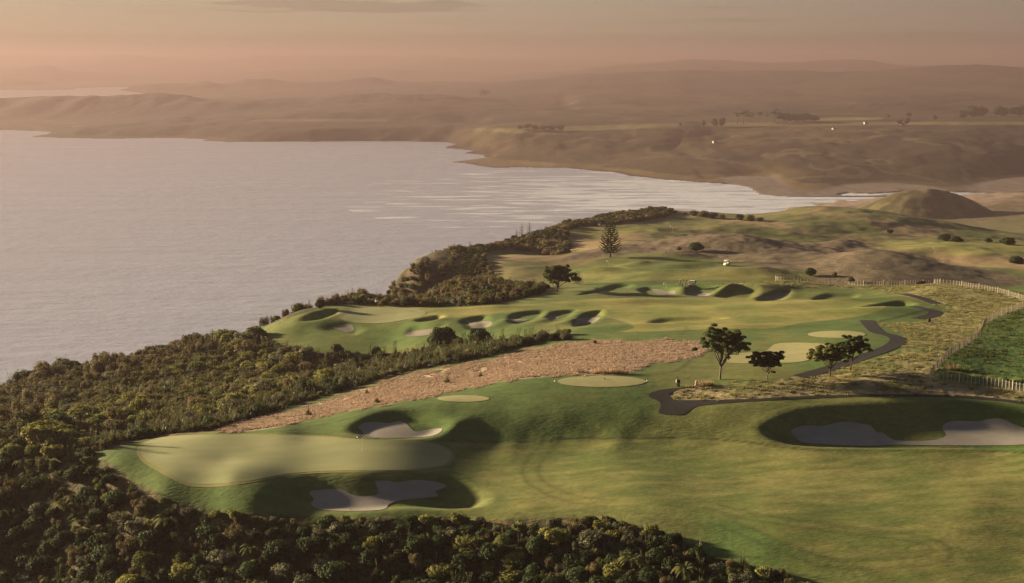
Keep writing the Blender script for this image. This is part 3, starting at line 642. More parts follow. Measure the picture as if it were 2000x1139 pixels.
# ------------------------------------------------------------------ far land
COAST = [P(u, v, 0.0)[:2] for u, v in [(1545,403),(1530,399),(1512,389),(1478,379),(1462,367),(1430,360.5),(1370,357),(1290,350),(1230,343),(1180,335),(1100,328.5),(1020,326.5),(965,327.5),(930,322),(908,318),(885,316.5),(930,311),(955,303),(905,299.5),(945,297),(905,292),(872,289.5),(900,284),(885,279),(860,277),(800,276.5),(700,275.5),(600,277),(540,277),(450,277.5),(388,275.5),(400,272.5),(350,270),(310,270),(230,271),(120,270),(60,267.5),(92,262),(100,257.5),(60,256),(0,254.5),(-300,253.5)]]
COAST += [(-6000, 3750), (-40000, 3900), (-40000, 60000), (40000, 60000), (40000, 1300), (395, 1300), (300, 1600), (340, 1840)]
LAKE = [P(u, v, 0.0)[:2] for u, v in [(-900,172),(0,176),(60,176.5),(145,175),(150,172),(240,170),(262,171),(240,174),(232,175.5),(290,183),(330,186),(400,190),(300,194),(-900,196)]]
RIV = [[P(u, v, 0.0)[:2] for u, v in [(1440,372),(1470,379),(1520,384),(1600,386),(1695,387.5),(1700,392),(1640,390.5),(1560,391),(1500,394),(1480,392)]],
       [P(u, v, 0.0)[:2] for u, v in [(1637,381),(1655,377.5),(1700,379),(1740,376.5),(1800,372),(1800,375),(1745,379.5),(1700,382.5),(1655,383)]],
       [P(u, v, 0.0)[:2] for u, v in [(1800,372),(1830,374),(1870,376),(1980,380),(2000,383),(2200,384),(2200,393),(2000,391),(1930,388),(1870,384),(1830,378)]]]
FP = np.array([
 P(2000,386,.8),P(1850,390,.9),P(2150,395,1.5),P(2000,376,1.2),P(1850,372,1.2),P(2150,378,1.5),D(2000,350,2260),D(1700,368,2120),P(1600,372,.8),P(1500,375,1.0),D(1500,345,2300),D(1400,330,2350),D(1300,300,2560),D(1400,270,2800),D(1300,252,2900),D(1200,300,2600),D(1100,290,2700),D(1000,300,2700),D(1000,262,2900),D(1100,255,2950),D(1200,248,3000),
 D(1500,241,3050),D(1700,236,3100),D(1900,240,2950),D(2100,245,2900),D(1900,300,2400),D(1700,300,2450),D(1700,330,2280),D(1550,290,2500),D(1550,330,2300),D(1900,330,2300),D(2200,310,2450),D(1850,280,2500),
 D(1400,225,3700),D(1600,222,3700),D(1900,222,3700),D(1500,200,4300),D(1900,190,4300),D(1200,210,4000),D(2200,190,4300),
 D(1500,160,6200),D(1500,146,7000),D(1250,140,7200),D(1100,158,6300),D(1000,172,5600),D(1750,140,6800),D(1900,131,6800),D(2000,132,6800),D(2200,135,6800),
 D(1350,122,10500),D(1500,124,10500),D(1650,121,10500),D(1750,128,10500),D(1150,132,10500),
 D(0,195,5000),D(200,194,5000),D(400,191,5000),D(600,193,4900),D(750,190,4700),D(850,205,4300),D(900,240,3500),D(700,238,3560),D(500,236,3600),D(450,262,3400),D(300,248,3760),D(180,255,3760),D(100,264,3740),
 D(700,215,4000),D(500,220,4100),D(300,228,4200),D(100,235,4200),D(900,225,3900),D(1000,215,4000),D(950,190,4800),D(850,180,5400),D(1000,172,5700),
 D(700,160,7800),D(560,160,8000),D(400,158,8200),D(300,162,8100),D(470,166,7700),D(800,155,8300),D(900,165,7000),D(600,175,6900),D(450,178,6900),
 P(0,192,-3),P(200,188,-3),P(-300,188,-3),P(0,176,-3),P(200,172,-3),
 D(50,158,10500),D(0,157,10500),D(120,168,10300),D(-200,155,10500),
 D(0,132,12800),D(90,131,12800),D(160,145,12800),D(250,147,12800),D(350,140,13000),D(500,135,13000),D(700,135,13000),D(900,140,12500),
 D(0,109,18000),D(60,108,18000),D(120,115,18000),D(200,110,18000),D(245,109,18000),D(320,114,18000),D(420,120,18000),D(520,110,18000),D(640,110,18000),D(760,111,18000),D(900,114,18000),D(1000,120,18000),D(1150,126,18000),D(1300,127,18000),D(1600,127,18000),D(2000,129,18000),D(-300,112,18000),D(2400,130,18000),
 Q(0,26000,150),Q(1000,26000,140),Q(2000,26000,140),Q(500,22000,130),Q(1500,22000,120),
 Q(0,15000,60),Q(500,15500,50),Q(1000,15000,50),Q(1500,14000,50),Q(1500,8500,60),Q(1900,8500,60),Q(500,10500,10),Q(800,10500,20),Q(250,11500,5),Q(1200,8600,60)], float)
tps_far = TPS(FP, .45)
FR, FC = 640, 470
Xf, Yf, Ff = polar_grid(1960, 27000, FR, -.52, .52, FC)
hf = tps_far(Xf, Yf)
sc_ = Yf / 3000
RIDGES = [ # distance, half depth, skyline (u, v)
 (3650, 170, [(60,268),(90,256),(150,249),(250,246),(330,243),(420,241),(520,238),(640,236),(760,237),(860,240),(930,246)]),
 (4200, 230, [(380,236),(440,230),(500,223),(570,215),(700,211),(850,209),(960,216),(1060,228),(1100,236)]),
 (5000, 260, [(-300,192),(0,192),(60,193.5),(140,190),(200,192.5),(300,188),(400,192),(520,196),(640,192),(700,186),(800,188),(900,192),(1000,202),(1100,212)]),
 (6800, 420, [(850,180),(950,168),(1050,160),(1100,153),(1150,146),(1200,142),(1300,143),(1400,139),(1500,138),(1600,141),(1700,140),(1800,131),(1900,130),(2000,133),(2400,136)]),
 (7900, 300, [(236,182),(262,166),(370,165),(400,158),(440,166),(480,158),(520,158),(560,165),(640,164),(720,153),(760,158),(850,158),(950,163),(1050,172)]),
 (10300, 400, [(-300,152),(0,155),(50,158),(100,163),(146,174)]),
 (10500, 700, [(1150,134),(1260,124),(1350,117),(1400,119),(1500,125),(1620,119),(1700,119),(1740,127),(1820,133)]),
 (12600, 600, [(-300,132),(0,133),(90,130),(130,140),(250,146),(330,150),(420,148),(520,140),(640,136),(760,136),(900,142),(1000,150)]),
 (18000, 1200, [(-300,112),(0,109),(60,107),(120,115),(200,110),(245,108),(320,114),(420,120),(520,110),(640,109),(760,111),(900,114),(1000,120),(1150,126),(1300,128),(1600,128),(2300,130)]),
]
u_f = 1000 + FPX * Xf / (math.cos(PITCH) * Yf + math.sin(PITCH) * 120)
hf = np.where(Yf > 3900, hf - 22 * ss(3900, 4600, Yf), hf)
for Y0, W0, sk in RIDGES:
    a_ = np.array(sk, float); z_ = np.array([D(q[0], q[1], Y0)[2] for q in sk])
    w_ = ss(a_[0, 0] - 25, a_[0, 0], u_f) * ss(a_[-1, 0] + 40, a_[-1, 0], u_f); zz_ = np.interp(u_f, a_[:, 0], z_)
    ctr = Y0 + 60 * fbm(Xf / (60 * Y0 / 3000), Xf * 0, 2, int(Y0)) * Y0 / 3000
    g_ = np.exp(-((Yf - ctr) / W0) ** 2) * w_
    cand = zz_ * g_ + (1 - g_) * np.minimum(hf, zz_)
    hf = np.where(w_ > .001, np.maximum(hf * (1 - g_) + np.minimum(hf, zz_) * g_, cand), hf)
hf = hf + fbm(Xf / 260, Yf / 330, 4, 300) * 10 * ss(2100, 2600, Yf) * np.clip((hf - 2) / 25, 0, 1)
fol = ss(-.05, .35, fbm(Xf / 420, Yf / 500, 3, 311)) * ss(3200, 4200, Yf)
hf = hf + fol * (5 + 5 * np.abs(fbm(Xf / (22 * sc_), Yf / 45, 3, 320))) * np.clip(hf / 20, 0, 1)
hf = hf + ss(9000, 16000, Yf) * fbm(Xf / 500, Yf / 4000, 4, 330) * 12
gully = np.abs(fbm(Xf / 90, Yf / 150, 3, 340)); hf = hf - ss(3100, 2700, Yf) * (gully < .5) * (0.5 - gully) * 9 * np.clip((hf - 3) / 20, 0, 1)
sC = sdf(np.array(COAST), Xf, Yf); sC = sC + 14 * fbm(Xf / 50, Yf / 70, 3, 350) * ss(1500, 2300, Yf) * (Xf < 330)
slope_w = np.where(Xf > 300, 150, 70) * np.clip(Yf / 2600, .7, 2)
land = np.clip(sC / slope_w, -1, 1)
hf = np.where(sC > 0, .4 + np.maximum(hf, .5) * ss(-.15, 1.0, land), -3.0)
for wpoly in [LAKE] + RIV:
    s_ = sdf(np.array(wpoly), Xf, Yf, 400); hf = np.where(s_ > 0, -2.0, hf)
hn = H1(Xf[:60], Yf[:60]); hn = cliff(Xf[:60], Yf[:60], hn)
bl = ss(1985, 2060, Yf[:60]); hf[:60] = np.where(hf[:60] < 0, hf[:60], np.where(hn < 0, hf[:60], hn * (1 - bl) + hf[:60] * bl))
uf, vf = to_px(Xf, Yf, hf)
m1 = fbm(Xf / 150, Yf / 420, 4, 360); m2 = fbm(Xf / 40, Yf / 90, 3, 370)
sh = Xf.shape + (3,)
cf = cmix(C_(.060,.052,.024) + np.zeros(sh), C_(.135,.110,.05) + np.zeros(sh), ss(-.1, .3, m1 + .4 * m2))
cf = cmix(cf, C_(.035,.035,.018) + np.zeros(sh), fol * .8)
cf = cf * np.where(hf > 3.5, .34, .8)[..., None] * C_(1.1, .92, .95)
cf = cmix(cf, C_(.13,.11,.05) + np.zeros(sh), zone([(900,252),(1000,250),(1400,240),(2100,238),(2100,243),(1400,247),(1150,256),(1060,262)], uf, vf, Yf, 2600, 3600, 1.5) * .8)
cf = cmix(cf, C_(.16,.16,.06) + np.zeros(sh), zone([(1595,232),(1640,229),(1720,230),(1710,234),(1600,236)], uf, vf, Yf, 2900, 3600, 1))
cf = cmix(cf, C_(.09,.07,.04) + np.zeros(sh), (np.abs(fbm(Xf / 160, Yf / 300, 3, 380)) < .03) * ss(3200, 2900, Yf) * .7)
cf = cmix(cf, C_(.15,.12,.11) + np.zeros(sh), ss(2.0, 1.0, hf) * (Xf > 330) * (Yf < 2300))
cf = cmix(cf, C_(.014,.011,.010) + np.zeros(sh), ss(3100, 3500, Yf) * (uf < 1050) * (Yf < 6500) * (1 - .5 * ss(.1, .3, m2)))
cf = cmix(cf, C_(.12,.09,.07) + np.zeros(sh), zone([(495,234.5),(560,232.5),(740,233),(740,237),(560,238),(500,237)], uf, vf, Yf, 3200, 3900, 1) * .6)
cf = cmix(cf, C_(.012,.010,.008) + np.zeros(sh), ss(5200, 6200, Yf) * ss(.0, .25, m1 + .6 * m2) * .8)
cf = cmix(cf, C_(.03,.022,.018) + np.zeros(sh), ss(12, 3, sC - 6) * (Xf < 330))
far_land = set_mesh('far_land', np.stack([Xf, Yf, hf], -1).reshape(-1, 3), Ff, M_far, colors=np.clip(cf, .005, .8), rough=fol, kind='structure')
far_land['label'] = 'hazy far peninsulas, farmland and hills beyond the bay'

# ------------------------------------------------------------------ the pa hill by the river mouth
hp = D(1782, 367, 1700)
n_ = 90; gx, gy = np.meshgrid(np.linspace(-120, 140, n_), np.linspace(-110, 130, n_))
rr = np.sqrt((gx / 62) ** 2 + (gy / 70) ** 2)
hh = hp[2] * (.78 * np.exp(-rr ** 2 * 1.0) + .22 * np.exp(-(((gx - 22) / 80) ** 2 + (gy / 60) ** 2))) * 1.0 + .34 * hp[2] * np.exp(-(((gx - 62) / 38) ** 2 + (gy / 50) ** 2))
hh = hh + fbm(gx / 22, gy / 22, 3, 401) * 2.0 * np.exp(-rr * .8) + .4 * (np.sin(hh * .9) * np.exp(-rr)) - 3.0
i = (np.arange(n_ - 1)[:, None] * n_ + np.arange(n_ - 1)[None, :]).ravel()
cc = cmix(C_(.065,.058,.030) + np.zeros((n_, n_, 3)), C_(.125,.110,.050) + np.zeros((n_, n_, 3)), ss(-.2, .4, fbm(gx / 12, gy / 12, 3, 402)))
hill = set_mesh('hill', np.stack([gx + hp[0], gy + hp[1], hh], -1).reshape(-1, 3), np.c_[i, i + 1, i + n_ + 1, i + n_], M_far, colors=cc, rough=np.zeros((n_, n_)), kind='structure', label='steep grassy knoll standing by the river mouth')

# ------------------------------------------------------------------ sea
def sea_mat():
    m, t, b = mat_new('sea_water')
    geo = N(t, 'ShaderNodeNewGeometry')
    def nz(sx, sy, scale, det, rot=0):
        mp = N(t, 'ShaderNodeMapping'); mp.inputs['Scale'].default_value = (sx, sy, 1); mp.inputs['Rotation'].default_value = (0, 0, rot); L(t, geo.outputs['Position'], mp.inputs[0])
        n = N(t, 'ShaderNodeTexNoise'); n.inputs['Scale'].default_value = scale; n.inputs['Detail'].default_value = det; L(t, mp.outputs[0], n.inputs['Vector']); return n
    a = nz(.5, 1, .06, 6, .1); a.inputs['Roughness'].default_value = .7
    w = nz(.12, 1, .012, 5, -.05); w2 = nz(.25, 1, .0035, 4, .04)
        # wind lanes: smoother and rougher water
    mr = N(t, 'ShaderNodeMapRange'); L(t, w.outputs['Fac'], mr.inputs[0]); mr.inputs[1].default_value = .35; mr.inputs[2].default_value = .65; mr.inputs[3].default_value = .28; mr.inputs[4].default_value = .46
    mr2 = N(t, 'ShaderNodeMapRange'); L(t, w2.outputs['Fac'], mr2.inputs[0]); mr2.inputs[1].default_value = .35; mr2.inputs[2].default_value = .65; mr2.inputs[3].default_value = -.03; mr2.inputs[4].default_value = .03
    ad = N(t, 'ShaderNodeMath', operation='ADD'); L(t, mr.outputs[0], ad.inputs[0]); L(t, mr2.outputs[0], ad.inputs[1]); L(t, ad.outputs[0], b.inputs['Roughness'])
    b.inputs['IOR'].default_value = 1.33; b.inputs['Specular IOR Level'].default_value = .8
    bp = N(t, 'ShaderNodeBump'); bp.inputs['Distance'].default_value = 1.6; L(t, a.outputs['Fac'], bp.inputs['Height'])
    bp2 = N(t, 'ShaderNodeBump'); bp2.inputs['Distance'].default_value = 3.0; L(t, w.outputs['Fac'], bp2.inputs['Height']); L(t, bp.outputs[0], bp2.inputs['Normal'])
    L(t, bp2.outputs[0], b.inputs['Normal'])
    # broken surf off the beach
    sp = N(t, 'ShaderNodeVectorMath', operation='DISTANCE'); L(t, geo.outputs['Position'], sp.inputs[0]); sp.inputs[1].default_value = (345, 1990, 0)
    fr = N(t, 'ShaderNodeMapRange', interpolation_type='SMOOTHSTEP'); L(t, sp.outputs['Value'], fr.inputs[0]); fr.inputs[1].default_value = 620; fr.inputs[2].default_value = 40; fr.inputs[3].default_value = 0; fr.inputs[4].default_value = .22
    f = nz(.22, 1, .05, 5, -.35)
    ad2 = N(t, 'ShaderNodeMath', operation='ADD'); L(t, f.outputs['Fac'], ad2.inputs[0]); L(t, fr.outputs[0], ad2.inputs[1])
    th = N(t, 'ShaderNodeMapRange', interpolation_type='SMOOTHSTEP'); L(t, ad2.outputs[0], th.inputs[0]); th.inputs[1].default_value = .57; th.inputs[2].default_value = .68
    mx = N(t, 'ShaderNodeMix', data_type='RGBA'); L(t, th.outputs[0], mx.inputs[0]); mx.inputs[6].default_value = (.30,.32,.42,1); mx.inputs[7].default_value = (.60,.63,.72,1)
    gate = N(t, 'ShaderNodeMath', operation='GREATER_THAN'); L(t, fr.outputs[0], gate.inputs[0]); gate.inputs[1].default_value = .002
    gm = N(t, 'ShaderNodeMath', operation='MULTIPLY'); L(t, gate.outputs[0], gm.inputs[0]); L(t, th.outputs[0], gm.inputs[1]); L(t, gm.outputs[0], mx.inputs[0])
    L(t, mx.outputs[2], b.inputs['Base Color'])
    return m
M_sea = sea_mat()
Xs, Ys, Fs = polar_grid(150, 27500, 120, -.56, .56, 60)
sea = set_mesh('sea', np.stack([Xs, Ys, Xs * 0], -1).reshape(-1, 3), Fs, M_sea, kind='structure', label='pale mauve sea filling the bay')

# ------------------------------------------------------------------ haze
def box_mesh(name, lo, hi, mat=None):
    v = [(x, y, z) for x in (lo[0], hi[0]) for y in (lo[1], hi[1]) for z in (lo[2], hi[2])]
    f = [(0,1,3,2),(4,6,7,5),(0,4,5,1),(2,3,7,6),(0,2,6,4),(1,5,7,3)]
    return set_mesh(name, v, f, mat, smooth=False)
hm = bpy.data.materials.new('haze'); hm.use_nodes = True; ht = hm.node_tree; ht.nodes.clear()
ho = N(ht, 'ShaderNodeOutputMaterial'); hv = N(ht, 'ShaderNodeVolumePrincipled')
hv.inputs['Color'].default_value = (.210, .158, .175, 1); hv.inputs['Density'].default_value = 1.0 / 5700; hv.inputs['Anisotropy'].default_value = .35
L(ht, hv.outputs[0], ho.inputs['Volume'])
haze = box_mesh('haze', (-17500, -300, -7.5), (17500, 28500, 262), hm); haze['kind'] = 'stuff'; haze['label'] = 'thin dawn haze lying over bay and land'

# ------------------------------------------------------------------ foliage materials
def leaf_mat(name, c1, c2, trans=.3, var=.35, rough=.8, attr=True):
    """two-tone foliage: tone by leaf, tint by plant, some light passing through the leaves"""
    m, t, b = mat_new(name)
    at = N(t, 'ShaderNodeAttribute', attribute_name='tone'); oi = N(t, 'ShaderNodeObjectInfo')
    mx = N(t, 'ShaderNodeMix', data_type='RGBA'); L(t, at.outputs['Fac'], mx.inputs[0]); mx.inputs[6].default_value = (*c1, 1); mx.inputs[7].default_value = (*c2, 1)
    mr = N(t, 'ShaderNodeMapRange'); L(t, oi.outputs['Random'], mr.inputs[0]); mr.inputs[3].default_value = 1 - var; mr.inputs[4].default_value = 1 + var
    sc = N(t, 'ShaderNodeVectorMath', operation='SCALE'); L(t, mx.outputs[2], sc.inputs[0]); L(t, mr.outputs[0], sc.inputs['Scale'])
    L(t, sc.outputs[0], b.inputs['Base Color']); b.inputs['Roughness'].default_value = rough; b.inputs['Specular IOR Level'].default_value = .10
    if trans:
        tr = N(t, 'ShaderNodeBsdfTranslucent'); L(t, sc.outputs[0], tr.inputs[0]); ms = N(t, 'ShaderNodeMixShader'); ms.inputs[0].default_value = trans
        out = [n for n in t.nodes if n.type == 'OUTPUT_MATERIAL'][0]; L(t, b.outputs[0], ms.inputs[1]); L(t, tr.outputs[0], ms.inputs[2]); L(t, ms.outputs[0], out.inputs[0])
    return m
M_leafA = leaf_mat('leaf_olive', (.045,.060,.017), (.165,.165,.048))
M_leafB = leaf_mat('leaf_dark', (.014,.028,.010), (.040,.060,.022))
M_leafT = leaf_mat('leaf_tree', (.024,.040,.014), (.090,.108,.036), .35)
M_leafG = leaf_mat('leaf_yellow_green', (.072,.085,.020), (.200,.185,.052))
M_leafBr = leaf_mat('leaf_brown', (.066,.054,.026), (.180,.140,.070))
M_leafGr = leaf_mat('leaf_grey_green', (.065,.072,.044), (.165,.155,.095))
M_flax = leaf_mat('flax_blade', (.035,.045,.018), (.13,.13,.055), .2, .25, .4)
M_fern = leaf_mat('fern_frond', (.040,.052,.016), (.105,.105,.034), .35)
M_seed = leaf_mat('seed_head', (.20,.13,.075), (.36,.26,.17), .3, .2, .9)
M_tuft_red = leaf_mat('tuft_red', (.20,.145,.105), (.42,.305,.245), .35, .2, .9)
M_tuft_straw = leaf_mat('tuft_straw', (.10,.105,.040), (.25,.215,.10), .35, .25, .9)
M_tuft_green = leaf_mat('tuft_green', (.035,.060,.014), (.11,.125,.035), .3, .3, .9)
M_bark = simple_mat('bark', (.12,.10,.075), .9, 6, .3, .1, .05)
M_barkd = simple_mat('bark_dark', (.055,.042,.030), .95, 6, .3, .1, .05)

class Cloud:
    """collects small leaf faces, tubes and strips with a tone value, then links them as one mesh"""
    def __init__(s): s.v = []; s.f = []; s.t = []; s.n = 0
    def quads(s, V, tone):           # V: (n,4,3)
        n = len(V); s.v.append(V.reshape(-1, 3)); s.f.append((np.arange(n * 4) + s.n).reshape(-1, 4)); s.t.append(np.repeat(tone, 4)); s.n += n * 4
    def leaves(s, cen, nor, size, tone, aspect=.6):
        n = len(cen); nor = nor / (np.linalg.norm(nor, axis=1, keepdims=True) + 1e-9)
        a = nrng.normal(size=(n, 3)); t = np.cross(nor, a); t /= np.linalg.norm(t, axis=1, keepdims=True) + 1e-9; b = np.cross(nor, t)
        sz = (size * nrng.uniform(.6, 1.3, n))[:, None]; t = t * sz; b = b * sz * aspect; bend = nor * sz * .25
        V = np.stack([cen - t, cen - b + bend, cen + t, cen + b + bend], 1); s.quads(V, tone)
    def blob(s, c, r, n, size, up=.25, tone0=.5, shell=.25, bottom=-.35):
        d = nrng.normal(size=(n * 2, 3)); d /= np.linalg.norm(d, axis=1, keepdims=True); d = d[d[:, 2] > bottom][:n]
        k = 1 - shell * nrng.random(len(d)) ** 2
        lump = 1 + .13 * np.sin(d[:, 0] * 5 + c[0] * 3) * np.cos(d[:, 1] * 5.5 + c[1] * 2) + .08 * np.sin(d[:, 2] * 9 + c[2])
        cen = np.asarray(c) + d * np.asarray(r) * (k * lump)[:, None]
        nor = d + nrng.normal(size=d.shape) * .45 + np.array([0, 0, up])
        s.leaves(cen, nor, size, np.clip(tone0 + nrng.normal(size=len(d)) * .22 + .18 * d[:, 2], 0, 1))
    def core(s, c, r, tone=.0):
        # closed low-poly body under the leaves
        th = np.linspace(0, math.pi, 6); ph = np.linspace(0, 2 * math.pi, 9)
        Pn = np.array([[(math.sin(a) * math.cos(b), math.sin(a) * math.sin(b), math.cos(a)) for b in ph] for a in th]) * np.asarray(r) + np.asarray(c)
        V = np.stack([Pn[:-1, :-1], Pn[1:, :-1], Pn[1:, 1:], Pn[:-1, 1:]], 2).reshape(-1, 4, 3); s.quads(V, np.full(len(V), tone))
    def tube(s, pts, rad, k=6, tone=.5):
        pts = np.asarray(pts, float); rad = np.broadcast_to(np.asarray(rad, float), (len(pts),)); rings = []
        for i in range(len(pts)):
            d = pts[min(i + 1, len(pts) - 1)] - pts[max(i - 1, 0)]; d /= np.linalg.norm(d) + 1e-9
            a = np.cross(d, [0.3, 0.9, 0.1]); a /= np.linalg.norm(a) + 1e-9; b = np.cross(d, a)
            ang = np.arange(k) * 2 * math.pi / k
            rings.append(pts[i] + rad[i] * (np.cos(ang)[:, None] * a + np.sin(ang)[:, None] * b))
        R = np.array(rings); Rn = np.roll(R, -1, 1)
        V = np.stack([R[:-1], Rn[:-1], Rn[1:], R[1:]], 2).reshape(-1, 4, 3); s.quads(V, np.full(len(V), tone))
        top = R[-1]; m = top.mean(0)
        V = np.stack([top, np.roll(top, -1, 0), np.repeat(m[None], k, 0), np.repeat(m[None], k, 0)], 1)
        s.quads(V, np.full(k, tone))
    def blades(s, base, tip, width, droop, tone, seg=3):
        """long tapered blades (flax, tussock, fronds' leaflets)"""
        n = len(base); ts = np.linspace(0, 1, seg + 1); dirv = tip - base
        side = np.cross(dirv, nrng.normal(size=(n, 3))); side /= np.linalg.norm(side, axis=1, keepdims=True) + 1e-9
        rows = []
        for t_ in ts:
            c = base + dirv * t_; c = c - np.array([0, 0, 1.0]) * (droop * t_ ** 2.4)[:, None]
            w = (width * (1 - t_ ** 1.6 * .93))[:, None] * side; rows.append((c - w, c + w))
        for i in range(seg):
            V = np.stack([rows[i][0], rows[i][1], rows[i + 1][1], rows[i + 1][0]], 1); s.quads(V, np.clip(tone + .25 * (ts[i] - .3), 0, 1))
    def mesh(s, name, mats):
        me = bpy.data.meshes.new(name); V = np.concatenate(s.v).astype(np.float32); Fc = np.concatenate(s.f).astype(np.int32)
        me.vertices.add(len(V)); me.vertices.foreach_set('co', V.ravel()); me.loops.add(Fc.size); me.loops.foreach_set('vertex_index', Fc.ravel())
        me.polygons.add(len(Fc)); me.polygons.foreach_set('loop_start', np.arange(0, Fc.size, 4, dtype=np.int32)); me.update(calc_edges=True)
        a = me.attributes.new('tone', 'FLOAT', 'POINT'); a.data.foreach_set('value', np.concatenate(s.t).astype(np.float32))
        me.materials.append(mats); me.update(); return me

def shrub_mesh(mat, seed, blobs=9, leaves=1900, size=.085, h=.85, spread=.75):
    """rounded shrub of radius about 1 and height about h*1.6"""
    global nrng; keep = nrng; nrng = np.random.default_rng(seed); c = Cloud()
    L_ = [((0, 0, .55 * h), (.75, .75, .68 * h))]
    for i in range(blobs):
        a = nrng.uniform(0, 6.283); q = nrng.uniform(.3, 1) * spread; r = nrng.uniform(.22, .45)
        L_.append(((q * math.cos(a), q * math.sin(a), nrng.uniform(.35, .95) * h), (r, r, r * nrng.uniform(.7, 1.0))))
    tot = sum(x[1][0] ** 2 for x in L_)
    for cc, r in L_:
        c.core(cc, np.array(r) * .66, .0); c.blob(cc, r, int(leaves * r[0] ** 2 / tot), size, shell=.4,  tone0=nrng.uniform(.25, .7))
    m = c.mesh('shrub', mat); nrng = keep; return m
def manuka_mesh(mat, seed, leaves=2000):
    global nrng; keep = nrng; nrng = np.random.default_rng(seed); c = Cloud()
    c.blob((0, 0, .45), (.42, .42, .45), 380, .07, .3, .1, .9, -1)
    for i in range(13):
        a = nrng.uniform(0, 6.283); q = nrng.uniform(.1, .7); z = nrng.uniform(.3, 1.25) - q * .3
        c.blob((q * math.cos(a), q * math.sin(a), z), (.27, .27, .40), leaves // 13, .06, .5, nrng.uniform(.2, .8), .8, -1)
    m = c.mesh('scrub', mat); nrng = keep; return m
def flax_mesh(mat, seed, n=130, stalks=3):
    global nrng; keep = nrng; nrng = np.random.default_rng(seed); c = Cloud()
    a = nrng.uniform(0, 6.283, n); sp = nrng.uniform(.1, 1.0, n) ** .8; ln = nrng.uniform(.9, 1.7, n)
    base = np.c_[np.cos(a) * .18 * sp, np.sin(a) * .18 * sp, np.zeros(n)]
    tip = base + np.c_[np.cos(a) * sp * .95, np.sin(a) * sp * .95, ln * (1.15 - .45 * sp)]
    c.blades(base, tip, np.full(n, .05), sp ** 2 * .55 * ln, nrng.uniform(.1, .9, n), 4)
    for i in range(stalks):
        x, y = nrng.uniform(-.3, .3, 2); c.tube([(x * .4, y * .4, 0), (x, y, 1.6), (x * 1.5, y * 1.5, 2.3)], [.03, .022, .012], 4, .95)
        for k in range(7): c.blob((x * (1 + .07 * k), y * (1 + .07 * k), 1.75 + .08 * k), (.07, .07, .05), 4, .05, 0, .9)
    m = c.mesh('flax', mat); nrng = keep; return m
def fern_mesh(mat, seed, fronds=17, trunk=.45):
    global nrng; keep = nrng; nrng = np.random.default_rng(seed); c = Cloud()
    c.tube([(0, 0, -.5), (.05, 0, trunk * .5), (0, .03, trunk)], [.11, .08, .07], 6, .0)
    for i in range(fronds):
        a = i * 6.283 / fronds + nrng.uniform(-.2, .2); ln = nrng.uniform(.95, 1.3); rise = nrng.uniform(.25, .6); t = np.linspace(0, 1, 20)
        rad = ln * t; z = trunk + rise * np.sin(t * 2.1) - .75 * t ** 2.2; px_, py_ = np.cos(a) * rad, np.sin(a) * rad; Pn = np.c_[px_, py_, z]
        c.tube(Pn[::5], [.018, .014, .010, .006], 3, .3)
        lw = .19 * np.sin(np.clip(t * 1.05 + .08, 0, 1) * math.pi) ** .7; sd = np.array([-math.sin(a), math.cos(a), 0])
        for sg in (-1, 1):
            b = Pn[1:-1]; tip = b + sg * sd * lw[1:-1, None] + np.c_[np.cos(a) * lw[1:-1] * .4, np.sin(a) * lw[1:-1] * .4, -.16 * lw[1:-1]]
            fw = np.gradient(Pn, axis=0)[1:-1] * .48
            V = np.stack([b - fw, b + fw, tip + fw * .3, tip - fw * .3], 1); c.quads(V, np.clip(.35 + .5 * t[1:-1] + nrng.normal(size=18) * .12, 0, 1))
    m = c.mesh('tree_fern', mat); nrng = keep; return m
def tuft_mesh(mat, seed, n=46, spread=.30, height=.34, w=.011, lean=(0.0, 0.0)):
    global nrng; keep = nrng; nrng = np.random.default_rng(seed); c = Cloud()
    a = nrng.uniform(0, 6.283, n); q = nrng.uniform(0, 1, n) ** .6; base = np.c_[np.cos(a) * q * spread * .8, np.sin(a) * q * spread * .8, np.full(n, -.03)]
    tip = base + np.c_[np.cos(a) * q * spread * .7 + lean[0] * height, np.sin(a) * q * spread * .7 + lean[1] * height, height * nrng.uniform(.6, 1.2, n)]
    c.blades(base, tip, np.full(n, w * 2.2), q * height * .35, nrng.uniform(.2, .9, n), 2)
    m = c.mesh('grass_tuft', mat); nrng = keep; return m

